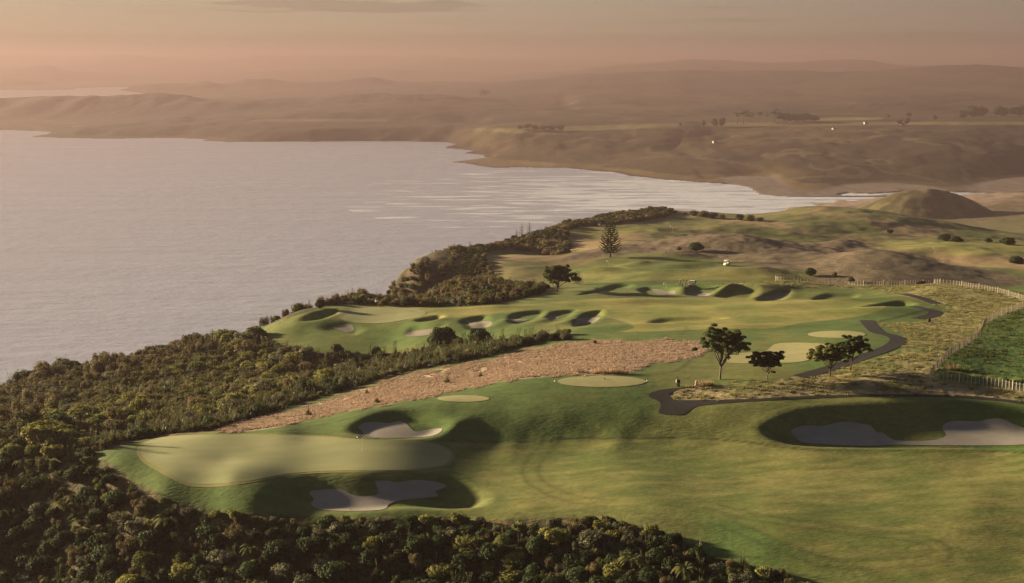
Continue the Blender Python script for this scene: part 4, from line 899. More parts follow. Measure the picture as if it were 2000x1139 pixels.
def tag(o, label, cat=None, group=None, kind=None):
    if label: o['label'] = label
    if cat: o['category'] = cat
    if group: o['group'] = group
    if kind: o['kind'] = kind
    return o
def put(name, me, loc, s=1.0, rz=0.0, label=None, cat=None, group=None, parent=None):
    o = bpy.data.objects.new(name, me); COL.objects.link(o); o.location = loc; o.rotation_euler = (0, 0, rz)
    o.scale = (s, s, s) if not hasattr(s, '__len__') else s
    if parent: o.parent = parent
    return tag(o, label, cat, group)
def scatter(name, pts, rots, scl, proto, label, tilt=None):
    """a mass nobody could count: one object that instances a mesh on its points"""
    me = bpy.data.meshes.new(name); n = len(pts); me.vertices.add(n); me.vertices.foreach_set('co', np.asarray(pts, np.float32).ravel())
    a = me.attributes.new('rot', 'FLOAT_VECTOR', 'POINT'); r = np.zeros((n, 3), np.float32); r[:, 2] = rots
    if tilt is not None: r[:, :2] = tilt
    a.data.foreach_set('vector', r.ravel())
    scl = np.asarray(scl, np.float32); scl = np.repeat(scl[:, None], 3, 1) if scl.ndim == 1 else scl
    a = me.attributes.new('scl', 'FLOAT_VECTOR', 'POINT'); a.data.foreach_set('vector', scl.ravel())
    me.materials.append(proto.data.materials[0])
    o = bpy.data.objects.new(name, me); COL.objects.link(o); tag(o, label, kind='stuff')
    g = bpy.data.node_groups.new(name + '_scatter', 'GeometryNodeTree')
    g.interface.new_socket('Geometry', in_out='INPUT', socket_type='NodeSocketGeometry'); g.interface.new_socket('Geometry', in_out='OUTPUT', socket_type='NodeSocketGeometry')
    gi = g.nodes.new('NodeGroupInput'); go = g.nodes.new('NodeGroupOutput'); ip = g.nodes.new('GeometryNodeInstanceOnPoints'); ob = g.nodes.new('GeometryNodeObjectInfo')
    ob.transform_space = 'ORIGINAL'; ob.inputs['Object'].default_value = proto
    ar = g.nodes.new('GeometryNodeInputNamedAttribute'); ar.data_type = 'FLOAT_VECTOR'; ar.inputs[0].default_value = 'rot'
    as_ = g.nodes.new('GeometryNodeInputNamedAttribute'); as_.data_type = 'FLOAT_VECTOR'; as_.inputs[0].default_value = 'scl'
    g.links.new(gi.outputs[0], ip.inputs['Points']); g.links.new(ob.outputs['Geometry'], ip.inputs['Instance'])
    g.links.new(ar.outputs['Attribute'], ip.inputs['Rotation']); g.links.new(as_.outputs['Attribute'], ip.inputs['Scale']); g.links.new(ip.outputs[0], go.inputs[0])
    md = o.modifiers.new('scatter', 'NODES'); md.node_group = g
    return o

# ------------------------------------------------------------------ planting plan for the scrub
def in_zone(poly, x, y, ymin, ymax, grow_=0):
    z = H(x, y); u, v = to_px(x, y, z); s = sdf(smooth_poly(poly, 3), u, v, 60)
    return (s > grow_) & (y > ymin) & (y < ymax), u, v, z, s
def darts(xlo, xhi, ylo, yhi, n, rfun, keepf, over=.66, avoid=None):
    x = nrng.uniform(xlo, xhi, n); y = nrng.uniform(ylo, yhi, n); ok, u, v, z, s = keepf(x, y)
    x, y, u, v, z, s = (q[ok] for q in (x, y, u, v, z, s)); r = rfun(x, y, u, v); order = np.argsort(-r * nrng.uniform(.7, 1.3, len(r)))
    cell = 3.0; grid = {}; out = []
    for a in (avoid or []): grid.setdefault((int(a[0] // cell), int(a[1] // cell)), []).append((a[0], a[1], a[2]))
    for i in order:
        gx, gy = int(x[i] // cell), int(y[i] // cell); bad = False
        for dx in (-2, -1, 0, 1, 2):
            for dy in (-2, -1, 0, 1, 2):
                for (px, py, pr) in grid.get((gx + dx, gy + dy), ()):
                    if (px - x[i]) ** 2 + (py - y[i]) ** 2 < (over * (pr + r[i])) ** 2: bad = True; break
                if bad: break
            if bad: break
        if bad: continue
        grid.setdefault((gx, gy), []).append((x[i], y[i], r[i])); out.append((x[i], y[i], z[i], r[i], u[i], v[i], s[i]))
    return np.array(out)
def r_scrub(x, y, u, v):
    base = np.where(y < 205, 1.08, .92); base = base * (1 + .55 * np.clip(vnoise(x / 9, y / 9, 501) * 1.3, -.5, 1)); r = base * np.clip(np.exp(nrng.normal(0, .42, len(x))), .45, 2.1); return np.where(y < 205, np.minimum(r, 1.75), r)
GREENS = [np.asarray(hitpoly(FAIR1, 2))[:, :2]]
def keep_scrub(x, y):
    m, u, v, z, s = in_zone(SCRUB, x, y, 105, 420, 4); e = np.interp(y, EDGE[:, 0], EDGE[:, 1]); m &= (x > e - 14)
    m &= sdf(GREENS[0], x, y) < -4.5
    m &= ~((y < 155) & (v > 1290))
    return m, u, v, z, s
S1 = darts(-185, 75, 105, 420, 110000, r_scrub, keep_scrub)
def keep_band(x, y):
    m, u, v, z, s = in_zone(BAND, x, y, 352, 640, 1); e = np.interp(y, EDGE[:, 0], EDGE[:, 1]); nose = (u < 905) & (v < 566) & (y > 470); m &= ~(nose & (fbm(x / 7, z / 5, 3, 77) < .02)); return m & (x > e - 12), u, v, z, s
S2 = darts(-90, 30, 350, 640, 16000, lambda x, y, u, v: nrng.uniform(.7, 1.7, len(x)), keep_band)
def keep_wood(x, y):
    m, u, v, z, s = in_zone(WOOD, x, y, 540, 990, 1); e = np.interp(y, EDGE[:, 0], EDGE[:, 1]); return m & (x > e - 12), u, v, z, s
S3 = darts(-50, 150, 540, 990, 16000, lambda x, y, u, v: nrng.uniform(1.1, 2.3, len(x)), keep_wood)
KIND = {}
def kindmesh():
    K = {}
    K['broadleaf_shrub'] = [shrub_mesh(M_leafA, 1), shrub_mesh(M_leafG, 2, 8), shrub_mesh(M_leafA, 3, 6, 1500, .10), shrub_mesh(M_leafB, 4, 7), shrub_mesh(M_leafB, 5, 5)]
    K['brown_scrub'] = [manuka_mesh(M_leafBr, 6), manuka_mesh(M_leafBr, 7), shrub_mesh(M_leafBr, 8, 10, 1700, .08)]
    K['grey_scrub'] = [manuka_mesh(M_leafGr, 9), shrub_mesh(M_leafGr, 10, 10, 1700, .08)]
    K['flax_bush'] = [flax_mesh(M_flax, 11), flax_mesh(M_flax, 12, 150, 5)]
    K['tree_fern'] = [fern_mesh(M_fern, 13), fern_mesh(M_fern, 14, 15, .7)]
    K['tussock'] = [tuft_mesh(M_seed, 15, 90, .9, 1.1, .02), tuft_mesh(M_tuft_green, 16, 90, .9, .8, .02)]
    return K
KM = kindmesh()
def choose(x, y, u, v, s, r):
    n = vnoise(np.array([x / 11]), np.array([y / 11]), 520)[0]; q = rnd.random()
    if y < 205 and u < 1600 and v > 905:                       # foreground gully: darkest leaves favoured, its shade put into their colour
        if u < 620 and q < .05 + .06 * (n > 0): return 'tree_fern', rnd.randrange(2)
        if s < 22: return ('tussock', 1) if q < .45 else ('grey_scrub', rnd.randrange(2)) if q < .6 else ('broadleaf_shrub', rnd.choice([1, 3]))
        if q < .62: return 'broadleaf_shrub', rnd.choice([0, 1, 3, 3, 3, 4, 4, 4])
        if q < .74: return 'grey_scrub', rnd.randrange(2)
        if q < .80: return 'brown_scrub', rnd.randrange(3)
        if q < .975: return 'broadleaf_shrub', rnd.choice([3, 4])
        return 'tree_fern', rnd.randrange(2)
    if s < 26 and u > 180 and v > 655 and y < 330:              # edge against the mown and red grass
        return ('flax_bush', rnd.randrange(2)) if q < .68 else ('grey_scrub', rnd.randrange(2)) if q < .8 else ('broadleaf_shrub', 3)
    lo_line = 850 - .42 * u                                     # nearer, greener half of the slope
    if v > lo_line + 10 * n:
        if q < .60: return 'broadleaf_shrub', rnd.choice([0, 1, 1, 1, 2, 2, 4])
        if q < .75: return 'flax_bush', rnd.randrange(2)
        return ('brown_scrub', rnd.randrange(3)) if q < .9 else ('grey_scrub', rnd.randrange(2))
    if (n > .02 and 250 < u < 600) or n > .33: return ('tussock', 0) if q < .6 else ('brown_scrub', rnd.randrange(3))
    if q < .40: return 'brown_scrub', rnd.randrange(3)
    if q < .62: return 'broadleaf_shrub', rnd.choice([0, 3, 4])
    if q < .80: return 'grey_scrub', rnd.randrange(2)
    return ('flax_bush', rnd.randrange(2)) if q < .88 else ('tussock', rnd.randrange(2))
SEEN = {}
LOOK = {('broadleaf_shrub', 0): 'olive', ('broadleaf_shrub', 1): 'bright yellow-green', ('broadleaf_shrub', 2): 'leafy olive', ('broadleaf_shrub', 3): 'dark green', ('broadleaf_shrub', 4): 'nearly black',
        ('brown_scrub', 0): 'wispy brown', ('brown_scrub', 1): 'twiggy brown', ('brown_scrub', 2): 'dense brown', ('grey_scrub', 0): 'wispy grey-green', ('grey_scrub', 1): 'dense grey-green',
        ('flax_bush', 0): 'spiky dark', ('flax_bush', 1): 'tall-stalked spiky', ('tree_fern', 0): 'low spreading', ('tree_fern', 1): 'taller', ('tussock', 0): 'pale seeded', ('tussock', 1): 'green'}
NOUN = {'broadleaf_shrub': ('rounded shrub', 'shrub'), 'brown_scrub': ('scrub bush', 'shrub'), 'grey_scrub': ('scrub bush', 'shrub'), 'flax_bush': ('flax bush', 'flax'), 'tree_fern': ('tree fern', 'fern'), 'tussock': ('grass tussock', 'tussock')}
MARKS = [(690,970,'the front bunker'),(780,850,'the rear bunker'),(245,905,'the left tip of the large green'),(985,1000,'the fairway corner'),(1150,1010,'the front fairway crest'),(1400,1085,'the lower fairway edge'),
         (470,636,'the skyline bush above the sea'),(660,640,'the small pink bunker'),(600,610,'the far green'),(865,660,'the darkest round bush'),(1095,657,'the last flax clump'),(905,779,'the small oval tee'),
         (640,800,'the middle of the red grass'),(470,838,'the low end of the red grass'),(20,710,'the far-left shoreline'),(240,680,'the left skyline shrubs'),(350,655,'the flat-topped skyline shrubs'),(20,1120,'the bottom-left corner'),(400,1130,'the bottom-left edge'),(800,1130,'the bottom middle edge'),(1200,1130,'the bottom-right edge'),(20,880,'the left edge'),
         (1088,570,'the dark tree on the fairway crest'),(915,540,'the dark conical pine'),(830,560,'the bare cliff nose'),(740,595,'the flag of the far green'),(150,800,'the mid-left slope hollow'),(760,735,'the flax edge of the red grass')]
def where(u, v, y):
    d = [(math.hypot(u - a, (v - b) * 1.6), a, b, t) for a, b, t in MARKS]; d.sort(); _, a, b, t = d[0]
    du, dv = u - a, (v - b) * 1.6; near = 'close ' if d[0][0] < 45 else '' if d[0][0] < 110 else 'well '
    side = ('right of' if du > 0 else 'left of') if abs(du) > abs(dv) * 1.3 else ('below' if dv > 0 else 'above')
    return f'{near}{side} {t}'
plants = []
for arr in (S1, S2):
    for (x, y, z, r, u, v, s) in arr:
        if y > 350 and arr is S2:
            q = rnd.random(); k, j = ('brown_scrub', rnd.randrange(3)) if q < .45 else ('broadleaf_shrub', rnd.choice([0, 3, 4])) if q < .7 else ('grey_scrub', rnd.randrange(2)) if q < .9 else ('flax_bush', 0)
        else: k, j = choose(x, y, u, v, s, r)
        rr = r * {'flax_bush': .85, 'tree_fern': 1.05, 'tussock': .8}.get(k, 1.0)
        if k == 'flax_bush': rr = min(rr, 1.5)
        if k == 'tussock': rr = min(rr, 1.1)
        if y < 205 and s < 45: rr = min(rr, 1.15)
        plants.append([x, y, z - .12 * rr, rr, u, v, k, j, rnd.uniform(0, 6.283)])
SC = {'broadleaf_shrub': 1.12, 'brown_scrub': 1.15, 'grey_scrub': 1.1, 'flax_bush': 1.0, 'tree_fern': .95, 'tussock': .95}
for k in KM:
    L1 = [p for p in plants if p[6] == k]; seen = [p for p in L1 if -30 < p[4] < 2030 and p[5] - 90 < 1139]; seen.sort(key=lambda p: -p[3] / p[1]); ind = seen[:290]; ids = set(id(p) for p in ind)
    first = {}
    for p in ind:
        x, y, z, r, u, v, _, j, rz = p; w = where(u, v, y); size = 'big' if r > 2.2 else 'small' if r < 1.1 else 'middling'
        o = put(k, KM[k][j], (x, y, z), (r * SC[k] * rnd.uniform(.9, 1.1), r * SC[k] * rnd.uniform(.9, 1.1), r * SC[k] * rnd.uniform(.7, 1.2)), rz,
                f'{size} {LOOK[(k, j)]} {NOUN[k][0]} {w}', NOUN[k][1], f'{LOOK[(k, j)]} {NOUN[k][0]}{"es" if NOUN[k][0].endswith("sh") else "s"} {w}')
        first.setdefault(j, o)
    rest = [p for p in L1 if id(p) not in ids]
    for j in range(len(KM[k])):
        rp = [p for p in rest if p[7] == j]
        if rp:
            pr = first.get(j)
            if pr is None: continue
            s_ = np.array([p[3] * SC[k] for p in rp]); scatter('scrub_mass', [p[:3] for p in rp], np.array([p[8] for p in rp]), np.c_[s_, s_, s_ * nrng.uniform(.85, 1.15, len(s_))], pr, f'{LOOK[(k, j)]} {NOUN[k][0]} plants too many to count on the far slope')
# the dark wood along the headland's seaward edge
pr = next(o for o in COL.objects if o.name.startswith('broadleaf_shrub') and o.data == KM['broadleaf_shrub'][4]); pr2 = next(o for o in COL.objects if o.name.startswith('brown_scrub') and o.data == KM['brown_scrub'][2])
msk = nrng.random(len(S3)) < .55
for mm, pp in ((msk, pr), (~msk, pr2)):
    a = S3[mm]; scatter('far_wood', a[:, :3] - np.array([0, 0, .3]), nrng.uniform(0, 6.28, len(a)), a[:, 3] * 1.2, pp, 'low dark wood along the seaward edge of the headland')

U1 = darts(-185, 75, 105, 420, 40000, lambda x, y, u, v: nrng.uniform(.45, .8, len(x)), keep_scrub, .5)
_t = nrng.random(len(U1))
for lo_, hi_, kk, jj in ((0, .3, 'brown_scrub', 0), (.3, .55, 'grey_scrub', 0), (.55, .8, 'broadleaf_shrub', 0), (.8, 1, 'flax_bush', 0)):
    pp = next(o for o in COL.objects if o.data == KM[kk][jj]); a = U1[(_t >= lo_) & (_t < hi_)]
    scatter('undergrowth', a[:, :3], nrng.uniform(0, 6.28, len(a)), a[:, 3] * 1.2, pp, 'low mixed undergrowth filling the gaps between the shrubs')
# ------------------------------------------------------------------ grass tufts
def scatter_tufts(name, poly, ymin, ymax, box, n, mats, hgt, label, soft=0, thin=None):
    x = nrng.uniform(box[0], box[1], n); y = nrng.uniform(box[2], box[3], n); m, u, v, z, s = in_zone(poly, x, y, ymin, ymax, -6); m &= (s + 7 * fbm(x / 1.8, y / 1.8, 2, 620)) > 0
    m &= ~PATHMASK(x, y)
    d = fbm(x / 2.6, y / 2.2, 3, 610); m &= d > (-.28 if thin is None else thin)
    x, y, z = x[m], y[m], z[m]; half = nrng.random(len(x)) < .5
    for k_, (hm_, mt) in enumerate(((half, mats[0]), (~half, mats[1]))):
        xx, yy, zz = x[hm_], y[hm_], z[hm_]
        if not len(xx): continue
        me = tuft_mesh(mt, 700 + k_ + int(box[0]) % 50, 26, .34, hgt, .017, (.35, -.1))
        proto = put('grass_tussock', me, (xx[0], yy[0], zz[0]), 1.0, 0, label.replace('tufts', 'tuft') + ', single low tuft', 'grass', label)
        tag(proto, None, kind='stuff'); 
        scatter(name, np.c_[xx, yy, zz], nrng.uniform(0, 6.28, len(xx)), nrng.uniform(.6, 1.5, len(xx)), proto, label)
jpoly = grow(jw, .35) ; rib_pts = [o.data for o in COL.objects if o.name.startswith('cart_path')]
_rc = []
for me in rib_pts:
    co = np.empty(len(me.vertices) * 3, np.float32); me.vertices.foreach_get('co', co); _rc.append(co.reshape(-1, 3)[:, :2])
_rc = np.concatenate(_rc); _cells = set(map(tuple, np.floor(_rc / .8).astype(int)))
def PATHMASK(x, y):
    c = np.c_[np.floor(x / .8), np.floor(y / .8)].astype(int); m = np.array([tuple(q) in _cells for q in c]); return m
scatter_tufts('red_grass', RED, 205, 300, (-60, 42, 205, 292), 44000, (M_tuft_red, M_tuft_red), .23, 'reddish seeding fescue tufts across the middle slope', thin=-.42)
scatter_tufts('straw_grass', STRAW, 205, 420, (15, 160, 205, 415), 42000, (M_tuft_straw, M_tuft_straw), .26, 'straw-coloured fescue tufts beside path and fence', thin=-.12)
scatter_tufts('paddock_grass', PADDOCK, 205, 400, (60, 160, 205, 380), 9000, (M_tuft_green, M_tuft_green), .42, 'lumpy green paddock tufts beyond the fence', thin=-.05)

# ------------------------------------------------------------------ trees
def ground_at(x, y): return float(H(np.array([x]), np.array([y]))[0])
def empty(name, loc, label, cat, group=None, rz=0.0, s=1.0):
    o = bpy.data.objects.new(name, None); COL.objects.link(o); o.location = loc; o.rotation_euler = (0, 0, rz); o.scale = (s, s, s); o.empty_display_size = .3
    return tag(o, label, cat, group)
def part(name, me, parent, loc=(0, 0, 0), rz=0.0, label=None):
    o = bpy.data.objects.new(name, me); COL.objects.link(o); o.parent = parent; o.location = loc; o.rotation_euler = (0, 0, rz)
    if label: o['label'] = label
    return o
def umbrella_tree(u, v, hgt, wid, seed, label, fork=.3, trunks=1, dens=1.0, flat=.5, tone=M_leafT, bark=M_bark, cat='tree', group=None, loc=None, lean=(0, 0), leaf=.17, base=.35):
    """spreading coastal tree: forking limbs carrying separate leafy clumps"""
    global nrng; keep = nrng; nrng = np.random.default_rng(seed)
    p = hit(u, v)[0] if loc is None else np.array(loc)
    root = empty('spreading_tree', (p[0], p[1], p[2] - .1), label, cat, group)
    T = Cloud(); C = Cloud(); fh = hgt * fork; lx, ly = lean
    T.tube([(0, 0, -.3), (0, 0, .25), (lx * .3, ly * .3, fh * .6), (lx * .5, ly * .5, fh)], np.array([.042, .026, .022, .020]) * hgt * .8, 9, .5)
    limbs = []; nl = int(7 + 5 * dens)
    for i in range(nl):
        a = 6.283 * i / nl + nrng.uniform(-.35, .35); q = 1.0 if i % 2 else .45; q *= nrng.uniform(.75, 1.0)
        rx = wid * .5 * q; top = hgt * (base + (1 - base) * (1 - .55 * q ** 2)) * nrng.uniform(.86, .97)
        e = np.array([math.cos(a) * rx + lx, math.sin(a) * rx + ly, top]); s0 = np.array([lx * .5, ly * .5, fh * nrng.uniform(.8, 1.0)])
        m1 = s0 + (e - s0) * np.array([.33, .33, .45]) + nrng.normal(size=3) * .05 * hgt; m2 = s0 + (e - s0) * np.array([.68, .68, .78]) + nrng.normal(size=3) * .04 * hgt
        B = Cloud(); B.tube([s0, m1, m2, e], np.array([.014, .011, .007, .003]) * hgt, 6, .5); limbs.append(B)
        tw = 4
        for k in range(tw):
            b = nrng.uniform(0, 6.283); st = m1 + (m2 - m1) * nrng.uniform(0, 1); en = st + np.array([math.cos(b), math.sin(b), .75]) * hgt * nrng.uniform(.08, .17); B.tube([st, (st + en) / 2 + nrng.normal(size=3) * .02 * hgt, en], np.array([.008, .006, .003]) * hgt, 5, .5)
            limbs[-1]; cr = wid * nrng.uniform(.07, .12)
            C.blob(en, (cr * .8, cr * .8, cr * flat * .8), int(110 * dens), leaf * .85, .6, nrng.uniform(.1, .8), .9, -.6)
        for k in range(7):
            off = nrng.normal(size=3) * np.array([.10, .10, .055]) * wid; cr = wid * nrng.uniform(.05, .085)
            C.blob(e + off, (cr, cr, cr * flat), int(190 * dens), leaf * .85, .6, nrng.uniform(.1, .9), .9, -.6)
    for k in range(int(4 * dens)):
        a = nrng.uniform(0, 6.283); q = nrng.uniform(0, .85); z = hgt * (base + (1 - base) * (1 - .5 * q ** 2)) * .93; cr = wid * nrng.uniform(.08, .14)
        C.blob((math.cos(a) * wid * .5 * q + lx, math.sin(a) * wid * .5 * q + ly, z), (cr, cr, cr * flat), int(280 * dens), leaf, .6, nrng.uniform(.1, .7), .7, -.4)
    part('trunk', T.mesh('trunk', bark), root)
    for B in limbs: part('limb', B.mesh('limb', bark), root)
    part('crown', C.mesh('crown', tone), root)
    nrng = keep; return root
umbrella_tree(1406, 741, 8.9, 8.2, 801, 'tall umbrella-shaped tree with pale forked trunk standing by the cart path', .30, dens=1.15, flat=.55, lean=(.3, 0), base=.42)
umbrella_tree(1498, 740, 4.6, 6.6, 802, 'low broad tree second from the left in the row behind the fescue strip', .25, flat=.45, dens=.9, base=.35, lean=(.2, 0))
umbrella_tree(1621, 736, 5.6, 6.4, 803, 'airy round tree third in the row, half covering its neighbour', .28, flat=.5, dens=.8, tone=M_leafA, bark=M_barkd, base=.38)
umbrella_tree(1661, 724, 5.6, 5.6, 804, 'dark leaning tree rightmost in the row beside the path bend', .38, flat=.5, dens=.9, bark=M_barkd, lean=(.5, .2), base=.45)
umbrella_tree(1089, 570, 7.0, 8.4, 805, 'dense dark wind-shaped tree on the crest of the far fairway', .20, flat=.8, dens=1.5, bark=M_barkd, base=.25, leaf=.22)

def round_bush(u, v, r, h, seed, label, mat=M_leafB, name='round_bush', cat='bush', group=None, blobs=12, leaves=3800):
    me = shrub_mesh(mat, seed, blobs, leaves, .075, .95, .55); p = hit(u, v)[0]
    T = Cloud(); T.tube([(0, 0, -.3), (0, .02, .5)], [.07, .05], 6, .5)
    root = empty(name, (p[0], p[1], p[2] - .1 * r), label, cat, group, rnd.uniform(0, 6)); root.scale = (r, r, h / 1.45)
    part('crown', me, root); part('trunk', T.mesh('trunk', M_barkd), root); return root
round_bush(866, 681, 4.4, 6.0, 811, 'big nearly black round bush in front of the shallow grey bunker')
round_bush(935, 673, 3.3, 4.8, 812, 'second dark round bush, right of the biggest one')
round_bush(896, 678, 2.3, 2.8, 813, 'lower greener bush wedged between the two dark round bushes', M_leafA)
round_bush(1105, 664, 1.6, 2.1, 814, 'grey-green bush at the right end of the flax row', M_leafGr)
round_bush(1083, 665, 1.4, 1.7, 815, 'small dark bush beside the grey-green one at the end of the flax row')
round_bush(1162, 672, .55, 1.1, 816, 'tiny lone brown shrub on the top edge of the red grass', M_leafBr, leaves=900)
round_bush(735, 696, 1.7, 2.9, 817, 'upright dark shrub alone in the hollow below the far green')
round_bush(659, 690, 1.9, 2.7, 818, 'dark shrub in the hollow left of the upright one')
round_bush(1360, 490, 3.9, 4.6, 819, 'dark round bush on the brown heath hill')
round_bush(1326, 489, 1.4, 1.9, 820, 'small bush left of the round bush on the heath hill', M_leafBr)
round_bush(1583, 539, 2.4, 3.6, 821, 'dark round tree at the foot of the second heath hill')
round_bush(1663, 553, 1.5, 2.4, 822, 'dark bush behind the fence in the dip of the heath')
round_bush(1630, 541, 1.0, 2.2, 823, 'thin brown bush between the dark trees behind the fence', M_leafBr)
round_bush(1985, 514, 4.0, 3.6, 824, 'wide dark thicket at the right edge on the far slope')
round_bush(1845, 470, 4.6, 4.6, 825, 'dark clump of trees on the far right slope, left part')
round_bush(1868, 472, 3.6, 3.4, 826, 'lower right part of the dark far clump')
round_bush(1930, 474, 2.3, 3.0, 827, 'small dark tree between the two far clumps on the right')
round_bush(1968, 478, 4.6, 4.4, 828, 'dark clump of trees near the right edge below the flats')
round_bush(1738, 456, 2.2, 2.8, 829, 'small bush on the ridge below the dark hill')
round_bush(1800, 556, 2.0, 1.6, 830, 'low dark scrub behind the far fence')
for i, (u, v, r) in enumerate([(1255,414,2.2),(1272,413,1.5),(1285,412,1.8),(1300,412,1.6),(1318,413,2.0),(1338,415,1.5),(1356,418,4.2),(1375,420,4.6),(1392,422,4.0),(1410,424,3.2),(1446,426,4.2),(1464,428,4.6),(1482,429,3.0),(1196,424,2.0),(1210,420,1.6),(1146,434,2.2),(1172,428,2.4)]):
    lab = ['first small bush from the left on the headland skyline','second small skyline bush','third little skyline bush with a round top','fourth bush along the headland skyline','fifth and taller of the small skyline bushes','last small bush before the skyline wood','leftmost big bush of the skyline wood','second big bush of the skyline wood','third bush of the skyline wood','bush at the low right end of the first skyline wood','left bush of the second skyline wood','middle bush of the second skyline wood','right bush of the second skyline wood','skyline bush right behind the pine top','bush just right of the pine top','bush on the rising skyline left of the pine','bush on the skyline nearest the pine top'][i]
    round_bush(u, v + 4, r, r * 1.15, 840 + i, lab, [M_leafB, M_leafA][i % 2], blobs=7, leaves=900, group='bushes along the headland skyline')
# reeds and small clumps in the red grass
for i, (u, v, s_, k, j, lab) in enumerate([(1190,729,1.3,'tussock',0,'dark rushy clump at the lower edge of the red grass'),(1215,730,1.1,'tussock',0,'right-hand rushy clump by the oval tee'),(1165,729,1.0,'tussock',0,'left-hand rushy clump by the oval tee'),(1132,728,.8,'tussock',0,'small clump left of the rushes'),
        (873,749,.9,'flax_bush',0,'lone small flax in the red grass'),(939,737,.6,'flax_bush',1,'tiny flax near the middle of the red grass'),(736,787,.7,'flax_bush',0,'small flax on the lower edge of the red grass'),(603,812,.8,'flax_bush',1,'pale small flax near the rear bunker bank'),(717,770,.6,'flax_bush',1,'small flax just above the lone one by the lower edge'),(858,765,.6,'tussock',1,'green tuft above the small oval tee'),
        (1376,754,1.2,'tussock',0,'reddish seeding tussock beside the marker box on the path'),(1384,753,1.0,'tussock',0,'second reddish tussock at the tip of the fescue strip'),(1860,722,1.2,'tussock',0,'pale tussock against the paddock fence'),(1885,724,1.4,'tussock',1,'green tussock in the paddock corner'),(60,712,1.4,'tree_fern',1,'tree fern breaking the far-left skyline'),(8,712,2.0,'tree_fern',0,'feathery fern top at the far-left shoreline'),(130,1000,2.2,'tree_fern',0,'large fern lit at the left gully'),(330,1030,2.2,'tree_fern',0,'large lit fern below the left end of the green')]):
    p = hit(u, v)[0]; put(k, KM[k][j], (p[0], p[1], p[2] - .05), s_, rnd.uniform(0, 6), lab, NOUN[k][1])
round_bush(470, 644, 3.2, 3.4, 871, 'dark wind-clipped bush on the skyline above the red slope', M_leafB)
round_bush(400, 656, 2.2, 2.6, 872, 'square-topped dark bush on the skyline left of the clipped one', M_leafB)
round_bush(126, 708, 2.0, 2.4, 873, 'small dark bush standing out of the left skyline', M_leafB)
round_bush(625, 603, 1.6, 3.0, 874, 'small upright tree behind the left end of the far green', M_leafB)

def pine(u, v, hgt, wid, seed, label, whorls=20, dens=1.0, loc=None, group=None, tone=M_leafB, gap=.0, full=False):
    """Norfolk Island pine: straight trunk, level tiers of upswept branches"""
    global nrng; keep = nrng; nrng = np.random.default_rng(seed); p = hit(u, v)[0] if loc is None else np.array(loc)
    root = empty('norfolk_pine', (p[0], p[1], p[2] - .2), label, 'pine tree', group); T = Cloud(); T.tube([(0, 0, 0), (0, 0, hgt * .5), (0, 0, hgt * .99)], [.022 * hgt, .013 * hgt, .003 * hgt], 7, .4); part('trunk', T.mesh('trunk', M_barkd), root)
    tiers = []
    for w in range(whorls):
        f = w / (whorls - 1); z = hgt * (.13 + .85 * f ** .95); rl = wid * .5 * (1 - f) ** .8 * (1 if w else .85) + .25; nb = 7 if f < .8 else 5; C = Cloud()
        for i in range(nb):
            a = 6.283 * i / nb + w * .7 + nrng.uniform(-.15, .15); l = rl * nrng.uniform(.86, 1.08); t = np.linspace(0, 1, 6)
            rad = l * t; zz = z - .10 * l * np.sin(t * 3.1) + .30 * l * t ** 2.2; Pn = np.c_[np.cos(a) * rad, np.sin(a) * rad, zz]
            C.tube(Pn, np.linspace(.006, .002, 6) * hgt * .6, 4, .2)
            m = int((14 + 8 * l) * dens); tt = nrng.uniform(.12, 1, m); b = np.c_[np.interp(tt, t, Pn[:, 0]), np.interp(tt, t, Pn[:, 1]), np.interp(tt, t, Pn[:, 2])]
            sd = np.array([-math.sin(a), math.cos(a), 0]); sg = nrng.choice([-1, 1], m)[:, None]
            tip = b + sd * sg * (.17 * l * (1 - .5 * tt))[:, None] + np.c_[np.cos(a) * .12 * l * np.ones(m), np.sin(a) * .12 * l * np.ones(m), np.full(m, .09 * l)]
            C.blades(b, tip, np.full(m, .012 * hgt * .5 + .03), np.zeros(m), nrng.uniform(.1, .7, m), 2)
        part('branch_tier', C.mesh('branch_tier', tone), root)
    nrng = keep; return root
pine(1192, 503, 17.2, 8.6, 901, 'tall Norfolk pine rising above the skyline in front of the headland', 19, 1.5)
p_ = D(915, 566, 468); pine(0, 0, 11.5, 9.5, 902, 'broad dark Norfolk pine in the scrub by the cliff', 14, 1.6, loc=(p_[0], p_[1], ground_at(p_[0], p_[1])))
pine(1128, 556, 5.0, 4.2, 903, 'small pale open-tiered pine right of the dark crest tree', 9, .8, tone=M_leafGr)
for i, (u, v, hh_, lab) in enumerate([(1009,470,5.5,'leftmost little pine on the sea skyline'),(1019,470,8.0,'tallest little pine of the sea skyline row'),(1034,464,8.0,'third little skyline pine, slim'),(1047,458,6.5,'fourth skyline pine behind the rise'),(1055,455,8.5,'fifth skyline pine with clear tiers'),(1064,451,6.5,'sixth skyline pine, half hidden'),(1085,440,6.5,'lone slim pine higher up the skyline'),(918,493,5.0,'tiny lone pine on the cliff skyline')]):
    pine(u, v, hh_, hh_ * .42, 910 + i, lab, 9, .7, group='little Norfolk pines along the sea skyline')

